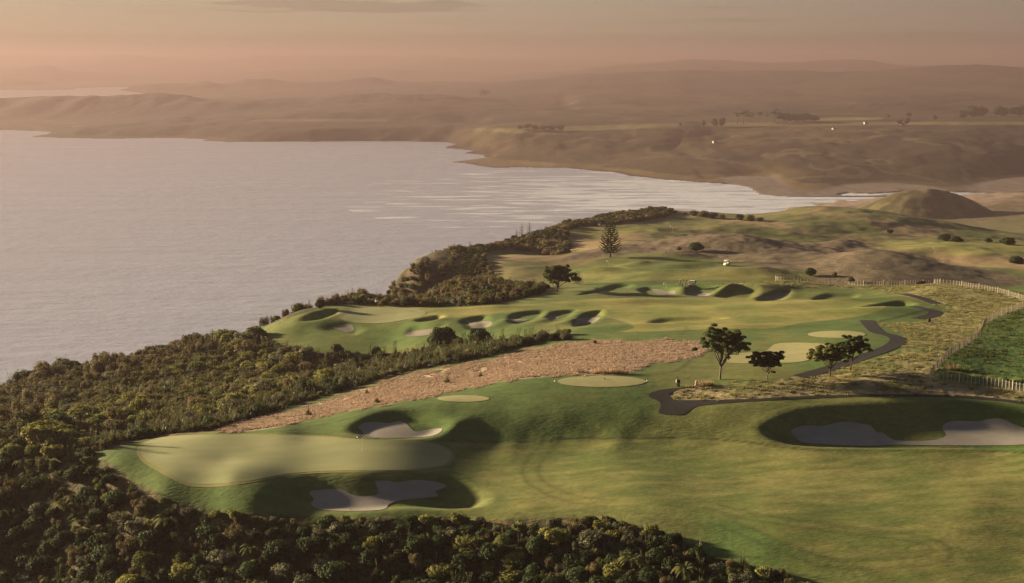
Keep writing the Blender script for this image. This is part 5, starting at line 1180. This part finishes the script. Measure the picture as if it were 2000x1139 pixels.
# far trees on the flats beyond the bay
def far_hit(u, v, Y):
    q = D(u, v, Y); i = int(np.argmin(np.abs(Yf[:, 0] - Y))); j = int(np.argmin(np.abs(Xf[i] - q[0]))); return (q[0], Y, float(hf[i, j]) - .5)
def far_tree(u, v, Y, w, h, kind, lab, group):
    root = empty('far_tree', far_hit(u, v, Y), lab, 'tree', group, rnd.uniform(0, 6)); C = Cloud(); T = Cloud(); T.tube([(0, 0, -1), (0, 0, h * .8)], [h * .03, h * .015], 5, .4)
    if kind == 'pine':
        for k in range(7): a = rnd.uniform(0, 6.28); q = rnd.uniform(0, .4) * w; z = h * rnd.uniform(.6, .97); C.core((q * math.cos(a), q * math.sin(a), z), (w * .22, w * .22, h * .04), .1); C.blob((q * math.cos(a), q * math.sin(a), z), (w * .26, w * .26, h * .06), 60, w * .05, .4)
    else:
        for k in range(7): a = rnd.uniform(0, 6.28); q = rnd.uniform(0, .35) * w; z = h * rnd.uniform(.3, .75); C.core((q * math.cos(a), q * math.sin(a), z), (w * .26, w * .26, h * .24), .1); C.blob((q * math.cos(a), q * math.sin(a), z), (w * .3, w * .3, h * .27), 90, w * .06, .4)
    part('crown', C.mesh('crown', M_leafB), root); part('trunk', T.mesh('trunk', M_barkd), root)
g_ = 'wide-crowned trees in the mist beyond the bay'
for i, (u, v, Y, w, h, kd) in enumerate([(1374,246,3000,10,15,'b'),(1395,244,3010,20,18,'b'),(1410,243,3020,18,20,'b'),(1440,242,3060,20,26,'pine'),(1452,242,3060,24,30,'pine'),(1465,241,3070,22,24,'pine'),(1484,240,3070,12,24,'pine'),(1497,240,3070,10,22,'pine'),(1512,239,3080,16,30,'pine'),(1520,239,3080,24,22,'b'),(1538,238,3080,28,20,'b'),(1556,238,3080,30,20,'b'),(1574,237,3090,30,19,'b'),(1590,236,3090,22,14,'b'),
        (1735,236,3100,10,16,'pine'),(1774,236,3050,18,24,'pine'),(1757,243,2950,11,11,'b'),(1771,241,2950,14,16,'b'),(1826,235,3200,10,14,'b'),(1880,236,3300,30,24,'b'),(1900,235,3300,34,30,'b'),(1918,235,3300,26,26,'b'),(1955,236,3300,40,24,'b'),(1985,236,3300,40,26,'b'),
        (1015,255,2950,16,10,'b'),(1030,256,2950,18,11,'b'),(1046,257,2950,18,11,'b'),(1062,257,2950,17,10,'b'),(1078,257,2950,18,11,'b'),(1095,257,2950,18,12,'b'),(1328,249,2950,8,6,'b'),(945,170,5600,50,24,'b'),(735,160,7700,60,26,'b'),(750,160,7700,50,22,'b')]):
    pos = 'far row' if i < 14 else 'right-hand mist' if i < 24 else 'hedge on the near headland' if i < 30 else 'far ridge'
    far_tree(u, v, Y, w, h, kd, f"{'umbrella-crowned' if kd == 'pine' else 'broad'} hazy {'tall' if h > 19 else 'low'} tree number {i + 1} from the left in the {pos}".replace(f'number {i + 1} from the left in', ['at the left end of', 'near the left of', 'left of the middle of', 'in the middle of', 'right of the middle of', 'near the right of', 'at the right end of'][min(6, int((i if i < 14 else i - 14 if i < 24 else i - 24) / 2))]), g_)

# ------------------------------------------------------------------ fences
M_post = simple_mat('weathered_batten', (.33,.275,.215), .85, 3, .25, .15); M_wire = simple_mat('fence_wire', (.25,.24,.23), .5)
def bar_mesh(name, sx, sy, z0, z1, mat, taper=1.0, bev=.12):
    """a squared timber with chamfered edges and a cut top"""
    bm = bmesh.new(); k = min(sx, sy) * bev; ring = [(sx / 2 - k, -sy / 2), (sx / 2, -sy / 2 + k), (sx / 2, sy / 2 - k), (sx / 2 - k, sy / 2), (-sx / 2 + k, sy / 2), (-sx / 2, sy / 2 - k), (-sx / 2, -sy / 2 + k), (-sx / 2 + k, -sy / 2)]
    lo = [bm.verts.new((x, y, z0)) for x, y in ring]; hi = [bm.verts.new((x * taper, y * taper, z1 + (.04 if x > 0 else 0) * (z1 - z0) * .3)) for x, y in ring]
    for i in range(8): bm.faces.new((lo[i], lo[(i + 1) % 8], hi[(i + 1) % 8], hi[i]))
    bm.faces.new(hi); bm.faces.new(lo[::-1]); me = bpy.data.meshes.new(name); bm.to_mesh(me); bm.free(); me.materials.append(mat); return me
ME_batten = bar_mesh('batten', .09, .06, -.2, 1.32, M_post); ME_post = bar_mesh('post', .17, .15, -.3, 1.5, M_post)
def fence(pts, label, step=.62, each=7, world=None):
    c = hitpoly(pts, 6, None, False)[:, :2] if world is None else np.array(world, float)
    seg = np.r_[0, np.cumsum(np.hypot(*np.diff(c, axis=0).T))]; q = np.arange(0, seg[-1], step); X_ = np.interp(q, seg, c[:, 0]); Y_ = np.interp(q, seg, c[:, 1]); Z_ = H(X_, Y_)
    root = empty('batten_fence', (X_[0], Y_[0], Z_[0]), label, 'fence'); o0 = np.array([X_[0], Y_[0], Z_[0]]); n = len(q)
    for i in range(n):
        j = min(i + 1, n - 1); k = max(i - 1, 0); a = math.atan2(Y_[j] - Y_[k], X_[j] - X_[k])
        loc = (X_[i] - o0[0], Y_[i] - o0[1], Z_[i] - o0[2] + nrng.uniform(-.03, .03))
        o = part('post' if i % each == 0 else 'batten', ME_post if i % each == 0 else ME_batten, root, loc, a + nrng.uniform(-.06, .06)); o.rotation_euler[0] = nrng.uniform(-.03, .03); o.rotation_euler[1] = nrng.uniform(-.03, .03)
    for hz in (.25, .5, .75, 1.0, 1.12):
        W = Cloud(); W.tube(np.c_[X_ - o0[0], Y_ - o0[1], Z_ - o0[2] + hz], .012, 4, .5); part('wire', W.mesh('wire', M_wire), root)
    return root
fence([(1515,549),(1560,552),(1620,557),(1700,559.5),(1740,557.5),(1800,555),(1850,556),(1900,563),(1950,572),(2000,587),(2060,602)], 'long pale batten fence along the crest of the far fairway', .95)
fence([(2030,588),(2000,600),(1960,615),(1925,633),(1915,655),(1885,677),(1860,691),(1838,712),(1822,730),(1816,741)], 'batten fence running down between straw grass and green paddock', .6)
fence([(1819,742),(1860,746),(1900,750),(1950,756),(2000,765),(2050,772)], 'short near fence of spaced battens at the paddock corner', .62)

# ------------------------------------------------------------------ flags
M_white = simple_mat('white_paint', (.80,.79,.76), .5); M_black = simple_mat('black_cloth', (.015,.015,.017), .7); M_pole = simple_mat('flag_pole', (.62,.58,.42), .4); M_cup = simple_mat('cup', (.5,.5,.5), .6)
def flag(u, v, lab, checked=False, s=1.0, side=-1, Y=None):
    p = hit(u, v)[0]; root = empty('flagstick', (p[0], p[1], p[2] + .05), lab, 'flag'); root.scale = (s, s, s)
    T = Cloud(); T.tube([(0, 0, -.1), (0, 0, 2.35)], [.022, .018], 8, .5); part('pole', T.mesh('pole', M_pole), root)
    T = Cloud(); T.tube([(0, 0, -.02), (0, 0, .03)], [.09, .09], 10, .5); part('cup_rim', T.mesh('cup_rim', M_cup), root)
    nx, nz = 4, 3; w, h = .78, .52; me = bpy.data.meshes.new('flag_cloth'); V = []; F2 = []
    sub = 4
    for i in range(nx * sub + 1):
        for k in range(nz * sub + 1):
            t = i / (nx * sub); V.append((side * (.02 + w * t), .10 * t * math.sin(t * 7 + k * .05), 2.33 - h * k / (nz * sub) - .10 * t * t))
    R_ = nz * sub + 1
    for i in range(nx * sub):
        for k in range(nz * sub): F2.append((i * R_ + k, i * R_ + k + 1, (i + 1) * R_ + k + 1, (i + 1) * R_ + k))
    me.from_pydata(V, [], F2); me.materials.append(M_white); me.materials.append(M_black)
    if checked:
        for n_i, pl in enumerate(me.polygons): i, k = divmod(n_i, nz * sub); pl.material_index = ((i // sub) + (k // sub)) % 2
    o = part('flag_cloth', me, root); md = o.modifiers.new('thickness', 'SOLIDIFY'); md.thickness = .012
    return root
flag(708, 881, 'flagstick with black and white checked flag on the large front green', True, 1.0)
flag(739, 604, 'white flag at the back of the far green beside the sea scrub')
flag(1189, 521, 'white flag in the shade below the tall Norfolk pine')
flag(1301, 567, 'white flag behind the crest of the far fairway', s=.9)
flag(1172, 447, 'tiny white flag on the farthest headland green')
flag(1313, 452, 'tall thin pole with flag right of the Norfolk pine on the far hole', s=1.3)
flag(1826, 494, 'white flag on the far right green below the dark clump')
flag(1302, 505, 'faint white flag at the foot of the brown heath hill')

# ------------------------------------------------------------------ golf cart
M_body = simple_mat('cart_body', (.70,.68,.62), .35); M_seat = simple_mat('cart_seat', (.28,.22,.16), .7); M_tyre = simple_mat('tyre', (.02,.02,.02), .85); M_metal = simple_mat('metal', (.35,.35,.35), .4); M_glass = simple_mat('windscreen', (.10,.11,.12), .1, spec=.6)
def bev_box(lo, hi, mat, name, bevel=.05, fn=None):
    bm = bmesh.new(); bmesh.ops.create_cube(bm, size=1)
    for vv in bm.verts:
        vv.co = Vector([(lo[i] + hi[i]) / 2 + vv.co[i] * (hi[i] - lo[i]) for i in range(3)])
        if fn: vv.co = Vector(fn(*vv.co))
    bmesh.ops.bevel(bm, geom=bm.edges[:], offset=bevel, segments=2, affect='EDGES'); me = bpy.data.meshes.new(name); bm.to_mesh(me); bm.free(); me.materials.append(mat); return me
def wheel_mesh(r, w, mat, name, holes=0):
    bm = bmesh.new(); prof = [(r * .45, -w / 2), (r * .92, -w / 2), (r, -w * .3), (r, w * .3), (r * .92, w / 2), (r * .45, w / 2)] if not holes else [(.001, -w * .3), (r * .2, -w * .45), (r * .3, -w * .3), (r, -w * .35), (r, w * .35), (.001, w * .35)]
    n = 18; rings = [[bm.verts.new((b, a * math.cos(6.2832 * i / n), a * math.sin(6.2832 * i / n))) for a, b in prof] for i in range(n)]
    m = len(prof)
    for i in range(n):
        for k in range(m if not holes else m - 1): bm.faces.new((rings[i][k], rings[(i + 1) % n][k], rings[(i + 1) % n][(k + 1) % m], rings[i][(k + 1) % m]))
    bmesh.ops.recalc_face_normals(bm, faces=bm.faces[:]); me = bpy.data.meshes.new(name); bm.to_mesh(me); bm.free(); me.materials.append(mat); return me
def golf_cart(u, v, lab, rz, s=1.0):
    p = hit(u, v)[0]; r = empty('golf_cart', (p[0], p[1], p[2] + .02), lab, 'golf cart', None, rz); r.scale = (s, s, s)
    part('body', bev_box((-.58, -1.1, .28), (.58, 1.15, .62), M_body, 'body', .08), r)
    part('cowl', bev_box((-.55, .65, .6), (.55, 1.15, 1.0), M_body, 'cowl', .09, lambda x, y, z: (x * (.88 if z > .8 else 1), y - (.28 if z > .8 and y > .9 else 0), z)), r)
    part('bag_rack', bev_box((-.5, -1.25, .55), (.5, -.75, .78), M_metal, 'bag_rack', .05), r)
    part('seat', bev_box((-.55, -.45, .62), (.55, .12, .82), M_seat, 'seat', .06), r); part('backrest', bev_box((-.55, -.62, .78), (.55, -.48, 1.25), M_seat, 'backrest', .05), r)
    part('roof', bev_box((-.62, -1.0, 1.86), (.62, .8, 1.97), M_white, 'roof', .05), r); part('windscreen', bev_box((-.52, .72, 1.02), (.52, .75, 1.8), M_glass, 'windscreen', .008), r)
    for x in (-.55, .55):
        for y0, y1, z0 in ((.9, .7, .95), (-.7, -.85, .8)): T = Cloud(); T.tube([(x, y0, z0), (x, y1, 1.88)], .022, 6, .5); part('roof_strut', T.mesh('roof_strut', M_metal), r)
        for y in (-.72, .78):
            w = part('wheel', wheel_mesh(.24, .18, M_tyre, 'wheel'), r, (x * 1.0, y, .24)); part('rim', wheel_mesh(.12, .14, M_white, 'rim', 1), w)
    T = Cloud(); T.tube([(-.28, .72, .95), (-.28, .45, 1.12)], .02, 6, .5); st = part('steering_column', T.mesh('steering_column', M_tyre), r)
    for x in (-.22, .22):
        bag = empty('golf_bag', (0, 0, 0), ('left' if x < 0 else 'right') + ' golf bag on the rack of the ' + lab.split('cart')[0] + 'cart', 'golf bag'); bag.matrix_world = Matrix.Translation((p[0], p[1], p[2] + .02)) @ Matrix.Rotation(rz, 4, 'Z') @ Matrix.Translation((x, -1.0, .78))
        T = Cloud(); T.tube([(0, 0, 0), (0, -.04, .4), (0, -.08, .82)], [.12, .13, .14], 10, .5); part('bag_body', T.mesh('bag_body', M_black), bag)
        for k in range(4): T = Cloud(); T.tube([(.03 * k - .05, -.07, .8), (.04 * k - .07, -.1, 1.05 + .03 * k)], [.01, .03], 5, .5); part('club', T.mesh('club', M_metal), bag)
    return r
golf_cart(1419, 519, 'white-roofed golf cart parked on the far hole below the heath', 2.2)
golf_cart(1351, 559, 'low white golf cart just behind the crest beside the golfers', 1.4, .8)

# ------------------------------------------------------------------ people
M_skin = simple_mat('skin', (.42,.25,.17), .6); M_hair = simple_mat('hair', (.03,.02,.015), .7)
M_cl = {'navy': simple_mat('navy_cloth', (.02,.022,.035), .85), 'dark': simple_mat('dark_cloth', (.03,.025,.022), .85), 'grey': simple_mat('grey_cloth', (.12,.11,.11), .85), 'khaki': simple_mat('khaki_cloth', (.16,.12,.07), .85)}
def skin_obj(name, verts, edges, radii, mat, parent, root=0, sub=1):
    me = bpy.data.meshes.new(name); me.from_pydata(verts, edges, []); me.materials.append(mat); o = part(name, me, parent)
    md = o.modifiers.new('skin', 'SKIN'); lay = me.skin_vertices[0].data if me.skin_vertices else None
    if lay is None:
        bm = bmesh.new(); bm.from_mesh(me); bm.verts.layers.skin.verify(); bm.to_mesh(me); bm.free(); lay = me.skin_vertices[0].data
    for i, q in enumerate(radii): lay[i].radius = (q, q); lay[i].use_root = (i == root)
    md.use_smooth_shade = True; s_ = o.modifiers.new('sub', 'SUBSURF'); s_.levels = s_.render_levels = sub; return o
def person(u, v, lab, rz, top='navy', bottom='khaki', bend=0.0):
    """a 1.76 m golfer; bend > 0 leans over the ball with both hands together on the grip"""
    p = hit(u, v)[0]; r = empty('person', (p[0], p[1], p[2]), lab, 'person', None, rz)
    sb, cb = math.sin(bend), math.cos(bend); hip = np.array([0, -.10 * sb, .92 - .05 * bend])
    def up(x, d, f=0.0): return tuple(hip + np.array([x, d * sb + f * cb, d * cb - f * sb]))
    hand = np.array(up(0, .52)) + np.array([0, .34, -.50]) if bend > .1 else None
    V = [tuple(hip), up(0, .20), up(0, .40), up(0, .53), up(0, .62), up(0, .76, .02), up(0, .84, .02)]; Rr = [.145, .135, .155, .10, .058, .092, .085]; E = [(i, i + 1) for i in range(6)]
    for sx in (-1, 1):
        n = len(V); sh_ = up(sx * .19, .49)
        if hand is not None: hd = hand + np.array([sx * .035, 0, 0]); el = (np.array(sh_) + hd) / 2 + np.array([sx * .05, -.03, 0])
        else: hd = np.array([sx * .27, .10, .80]); el = np.array([sx * .27, -.04, 1.12])
        V += [sh_, tuple(el), tuple(hd), tuple(hd + np.array([0, .02, -.08]))]; Rr += [.072, .048, .034, .040]; E += [(2, n), (n, n + 1), (n + 1, n + 2), (n + 2, n + 3)]
        n = len(V); V += [(sx * .11, hip[1], .84), (sx * .14, .03 * bend, .48), (sx * .15, -.02, .09), (sx * .16, .13, .045)]; Rr += [.105, .070, .048, .042]; E += [(0, n), (n, n + 1), (n + 1, n + 2), (n + 2, n + 3)]
    me_b = skin_obj('body', V, E, Rr, M_skin, r)
    T = skin_obj('shirt', [V[0], V[1], V[2], V[3], V[7], V[8], V[15], V[16]], [(0, 1), (1, 2), (2, 3), (2, 4), (4, 5), (2, 6), (6, 7)], [.152, .148, .168, .085, .085, .06, .085, .06], M_cl[top], r)
    T = skin_obj('trousers', [V[0], V[11], V[12], V[13], V[19], V[20], V[21]], [(0, 1), (1, 2), (2, 3), (0, 4), (4, 5), (5, 6)], [.155, .118, .085, .065, .118, .085, .065], M_cl[bottom], r)
    for sx, k in ((-1, 13), (1, 21)): T = Cloud(); q = V[k]; T.tube([(q[0], q[1] - .06, .05), (q[0], q[1] + .06, .055), (q[0], q[1] + .19, .04)], [.05, .055, .03], 7, .5); part('shoe', T.mesh('shoe', M_black), r)
    hc = np.array(up(0, .80, .0)); C = Cloud(); C.core(hc + np.array([0, -.015, .035]), (.098, .108, .10), .2); part('cap', C.mesh('cap', M_cl['dark'] if top != 'dark' else M_white), r)
    C = Cloud(); C.core(hc + np.array([0, .105, -.01]), (.016, .024, .022), .2)
    for sx in (-1, 1): C.core(hc + np.array([sx * .095, .0, -.01]), (.014, .026, .034), .2); C.core(hc + np.array([sx * .034, .088, .012]), (.014, .008, .008), .2)
    part('face_features', C.mesh('face_features', M_skin), r)
    for sx in (-1, 1):
        q = np.array(V[10 if sx < 0 else 18]); C = Cloud()
        for k in range(4): x = q[0] + (k - 1.5) * .019; C.tube([(x, q[1] + .01, q[2]), (x, q[1] + .045, q[2] - .045 - .006 * (k % 3)), (x, q[1] + .02, q[2] - .085)], [.0095, .009, .007], 5, .5)
        C.tube([(q[0] - sx * .04, q[1], q[2] + .03), (q[0] - sx * .055, q[1] + .04, q[2] - .01)], [.011, .008], 5, .5); part('fingers', C.mesh('fingers', M_skin), r)
    if hand is not None:
        cl_ = empty('golf_club', r.location, 'golf club in the hands of the stooping golfer on the crest', 'golf club', None, rz); C = Cloud(); C.tube([tuple(hand + np.array([0, .02, .10])), tuple(hand + np.array([0, .02, -.02])), (0, .72, .06)], [.014, .012, .006], 6, .5); part('shaft', C.mesh('shaft', M_metal), cl_)
        C = Cloud(); C.tube([(0, .71, .05), (.05, .74, .035), (.10, .74, .035)], [.014, .028, .022], 6, .5); part('club_head', C.mesh('club_head', M_metal), cl_)
    return r
person(1328, 558, 'golfer in dark clothes standing at the left of the group on the crest', 1.2, 'dark', 'dark')
person(1338, 559, 'golfer bending over a club in the middle of the crest group', -1.4, 'navy', 'grey', .55)
person(1345.5, 558, 'golfer in grey standing next to the low cart on the crest', 2.8, 'grey', 'khaki')
b_ = hit(1332, 560)[0]; bag = empty('golf_bag', (b_[0], b_[1], b_[2]), 'golf bag standing on the crest between two golfers', 'golf bag'); C = Cloud(); C.tube([(0, 0, 0), (.05, 0, .5), (.1, 0, .95)], [.13, .14, .15], 10, .5); part('bag_body', C.mesh('bag_body', M_black), bag)
for k in range(5): C = Cloud(); C.tube([(.08 + .02 * k, .03 * (k - 2), .9), (.1 + .03 * k, .04 * (k - 2), 1.15 + .03 * k)], [.01, .028], 5, .5); part('club', C.mesh('club', M_metal), bag)

# ------------------------------------------------------------------ small course furniture
def stand(u, v, lab):
    p = hit(u, v)[0]; r = empty('ball_washer', tuple(p), lab, 'ball washer')
    part('post', bar_mesh('post', .12, .12, -.2, 1.75, M_barkd, .8), r); part('washer', bev_box((.08, -.2, .55), (.5, .2, 1.15), M_black, 'washer', .06), r); part('bin', bev_box((.12, -.18, .0), (.46, .18, .5), M_barkd, 'bin', .05), r); part('towel', bev_box((-.14, -.12, .6), (-.07, .12, 1.2), M_white, 'towel', .02), r)
stand(1322, 755, 'dark ball washer stand with white towel on the grass above the path fork')
def marker(u, v, lab, mat, s):
    p = hit(u, v)[0]; r = empty('marker_box', tuple(p), lab, 'marker'); part('panel', bev_box((-.3 * s, -.12, .12), (.3 * s, .12, .9 * s), mat, 'panel', .04, lambda x, y, z: (x * (1 if z < .5 else .6), y, z)), r)
    for x in (-.2, .2): part('leg', bar_mesh('leg', .06, .06, -.1, .25, M_barkd), r, (x * s, 0, 0))
M_pinkish = simple_mat('faded_board', (.62,.42,.33), .7)
marker(1361, 755, 'small pale pinkish marker board beside the path', M_pinkish, 1.1)
marker(1815, 631, 'small dark box on the straw slope between path and fence', M_barkd, 1.2)
for (u, v, lab) in [(1084,746,'white tee marker at the left end of the oval tee'),(1264,746,'white tee marker at the right end of the oval tee'),(1181,741,'dark tee marker at the back of the oval tee')]:
    p = hit(u, v)[0]; T = Cloud(); T.core((0, 0, .10), (.13, .13, .12), .5); o = put('tee_marker', T.mesh('tee_marker', M_white if 'white' in lab else M_black), (p[0], p[1], p[2] + .05), 1, 0, lab, 'tee marker', 'tee markers')
C = Cloud(); p = hit(684, 996)[0]; C.tube([(0, 0, .03), (1.4, .1, .05)], [.015, .015], 5, .5); rk = empty('bunker_rake', (p[0], p[1], p[2] + .05), 'rake lying in the near lip of the front bunker', 'rake'); part('handle', C.mesh('handle', M_white), rk); C = Cloud(); C.tube([(0, -.3, .04), (0, .3, .04)], .03, 5, .5); part('rake_head', C.mesh('rake_head', M_black), rk)

# ------------------------------------------------------------------ far houses
M_wall = simple_mat('house_wall', (.36,.34,.31), .8); M_roof = simple_mat('house_roof', (.30,.24,.22), .7); M_win = simple_mat('window_glass', (.05,.05,.06), .15, spec=.6)
def house(u, v, Y, L_, W_, H_, lab, rz):
    r = empty('farmhouse', far_hit(u, v, Y), lab, 'house', None, rz); part('wall', bev_box((-L_ / 2, -W_ / 2, -1), (L_ / 2, W_ / 2, H_), M_wall, 'wall', .05), r)
    bm = bmesh.new(); e = .5; pts = [(-L_/2-e, -W_/2-e, H_), (L_/2+e, -W_/2-e, H_), (L_/2+e, W_/2+e, H_), (-L_/2-e, W_/2+e, H_), (-L_/2, 0, H_+W_*.32), (L_/2, 0, H_+W_*.32)]; vs = [bm.verts.new(q) for q in pts]
    for f in ((0,1,5,4),(2,3,4,5),(0,4,3),(1,2,5),(3,2,1,0)): bm.faces.new([vs[i] for i in f])
    me = bpy.data.meshes.new('roof'); bm.to_mesh(me); bm.free(); me.materials.append(M_roof); part('roof', me, r)
    for k in range(max(2, int(L_ / 3.5))): x = -L_ / 2 + (k + .5) * L_ / max(2, int(L_ / 3.5)); part('window', bev_box((x - .7, -W_ / 2 - .06, .9), (x + .7, -W_ / 2 + .05, 2.3), M_win, 'window', .02), r)
    part('door', bev_box((L_ * .1 - .5, -W_ / 2 - .07, 0), (L_ * .1 + .5, -W_ / 2 + .02, 2.1), M_roof, 'door', .02), r)
house(1397, 269, 2740, 9, 7, 3.2, 'small white house alone on the hazy slope across the bay', .3)
house(1404, 269, 2745, 5, 5, 2.6, 'white shed to the right of the lone hazy house', -.4)
house(1691, 248, 2960, 8, 6, 4.0, 'small white house on the far terrace near the two trees', .2)
house(1628, 257, 2860, 6, 5, 2.6, 'tiny pale shed on the hazy slope left of the terrace house', .5)
house(1763, 243, 2950, 8, 6, 3.0, 'pale low building between the two dark far trees', .1)
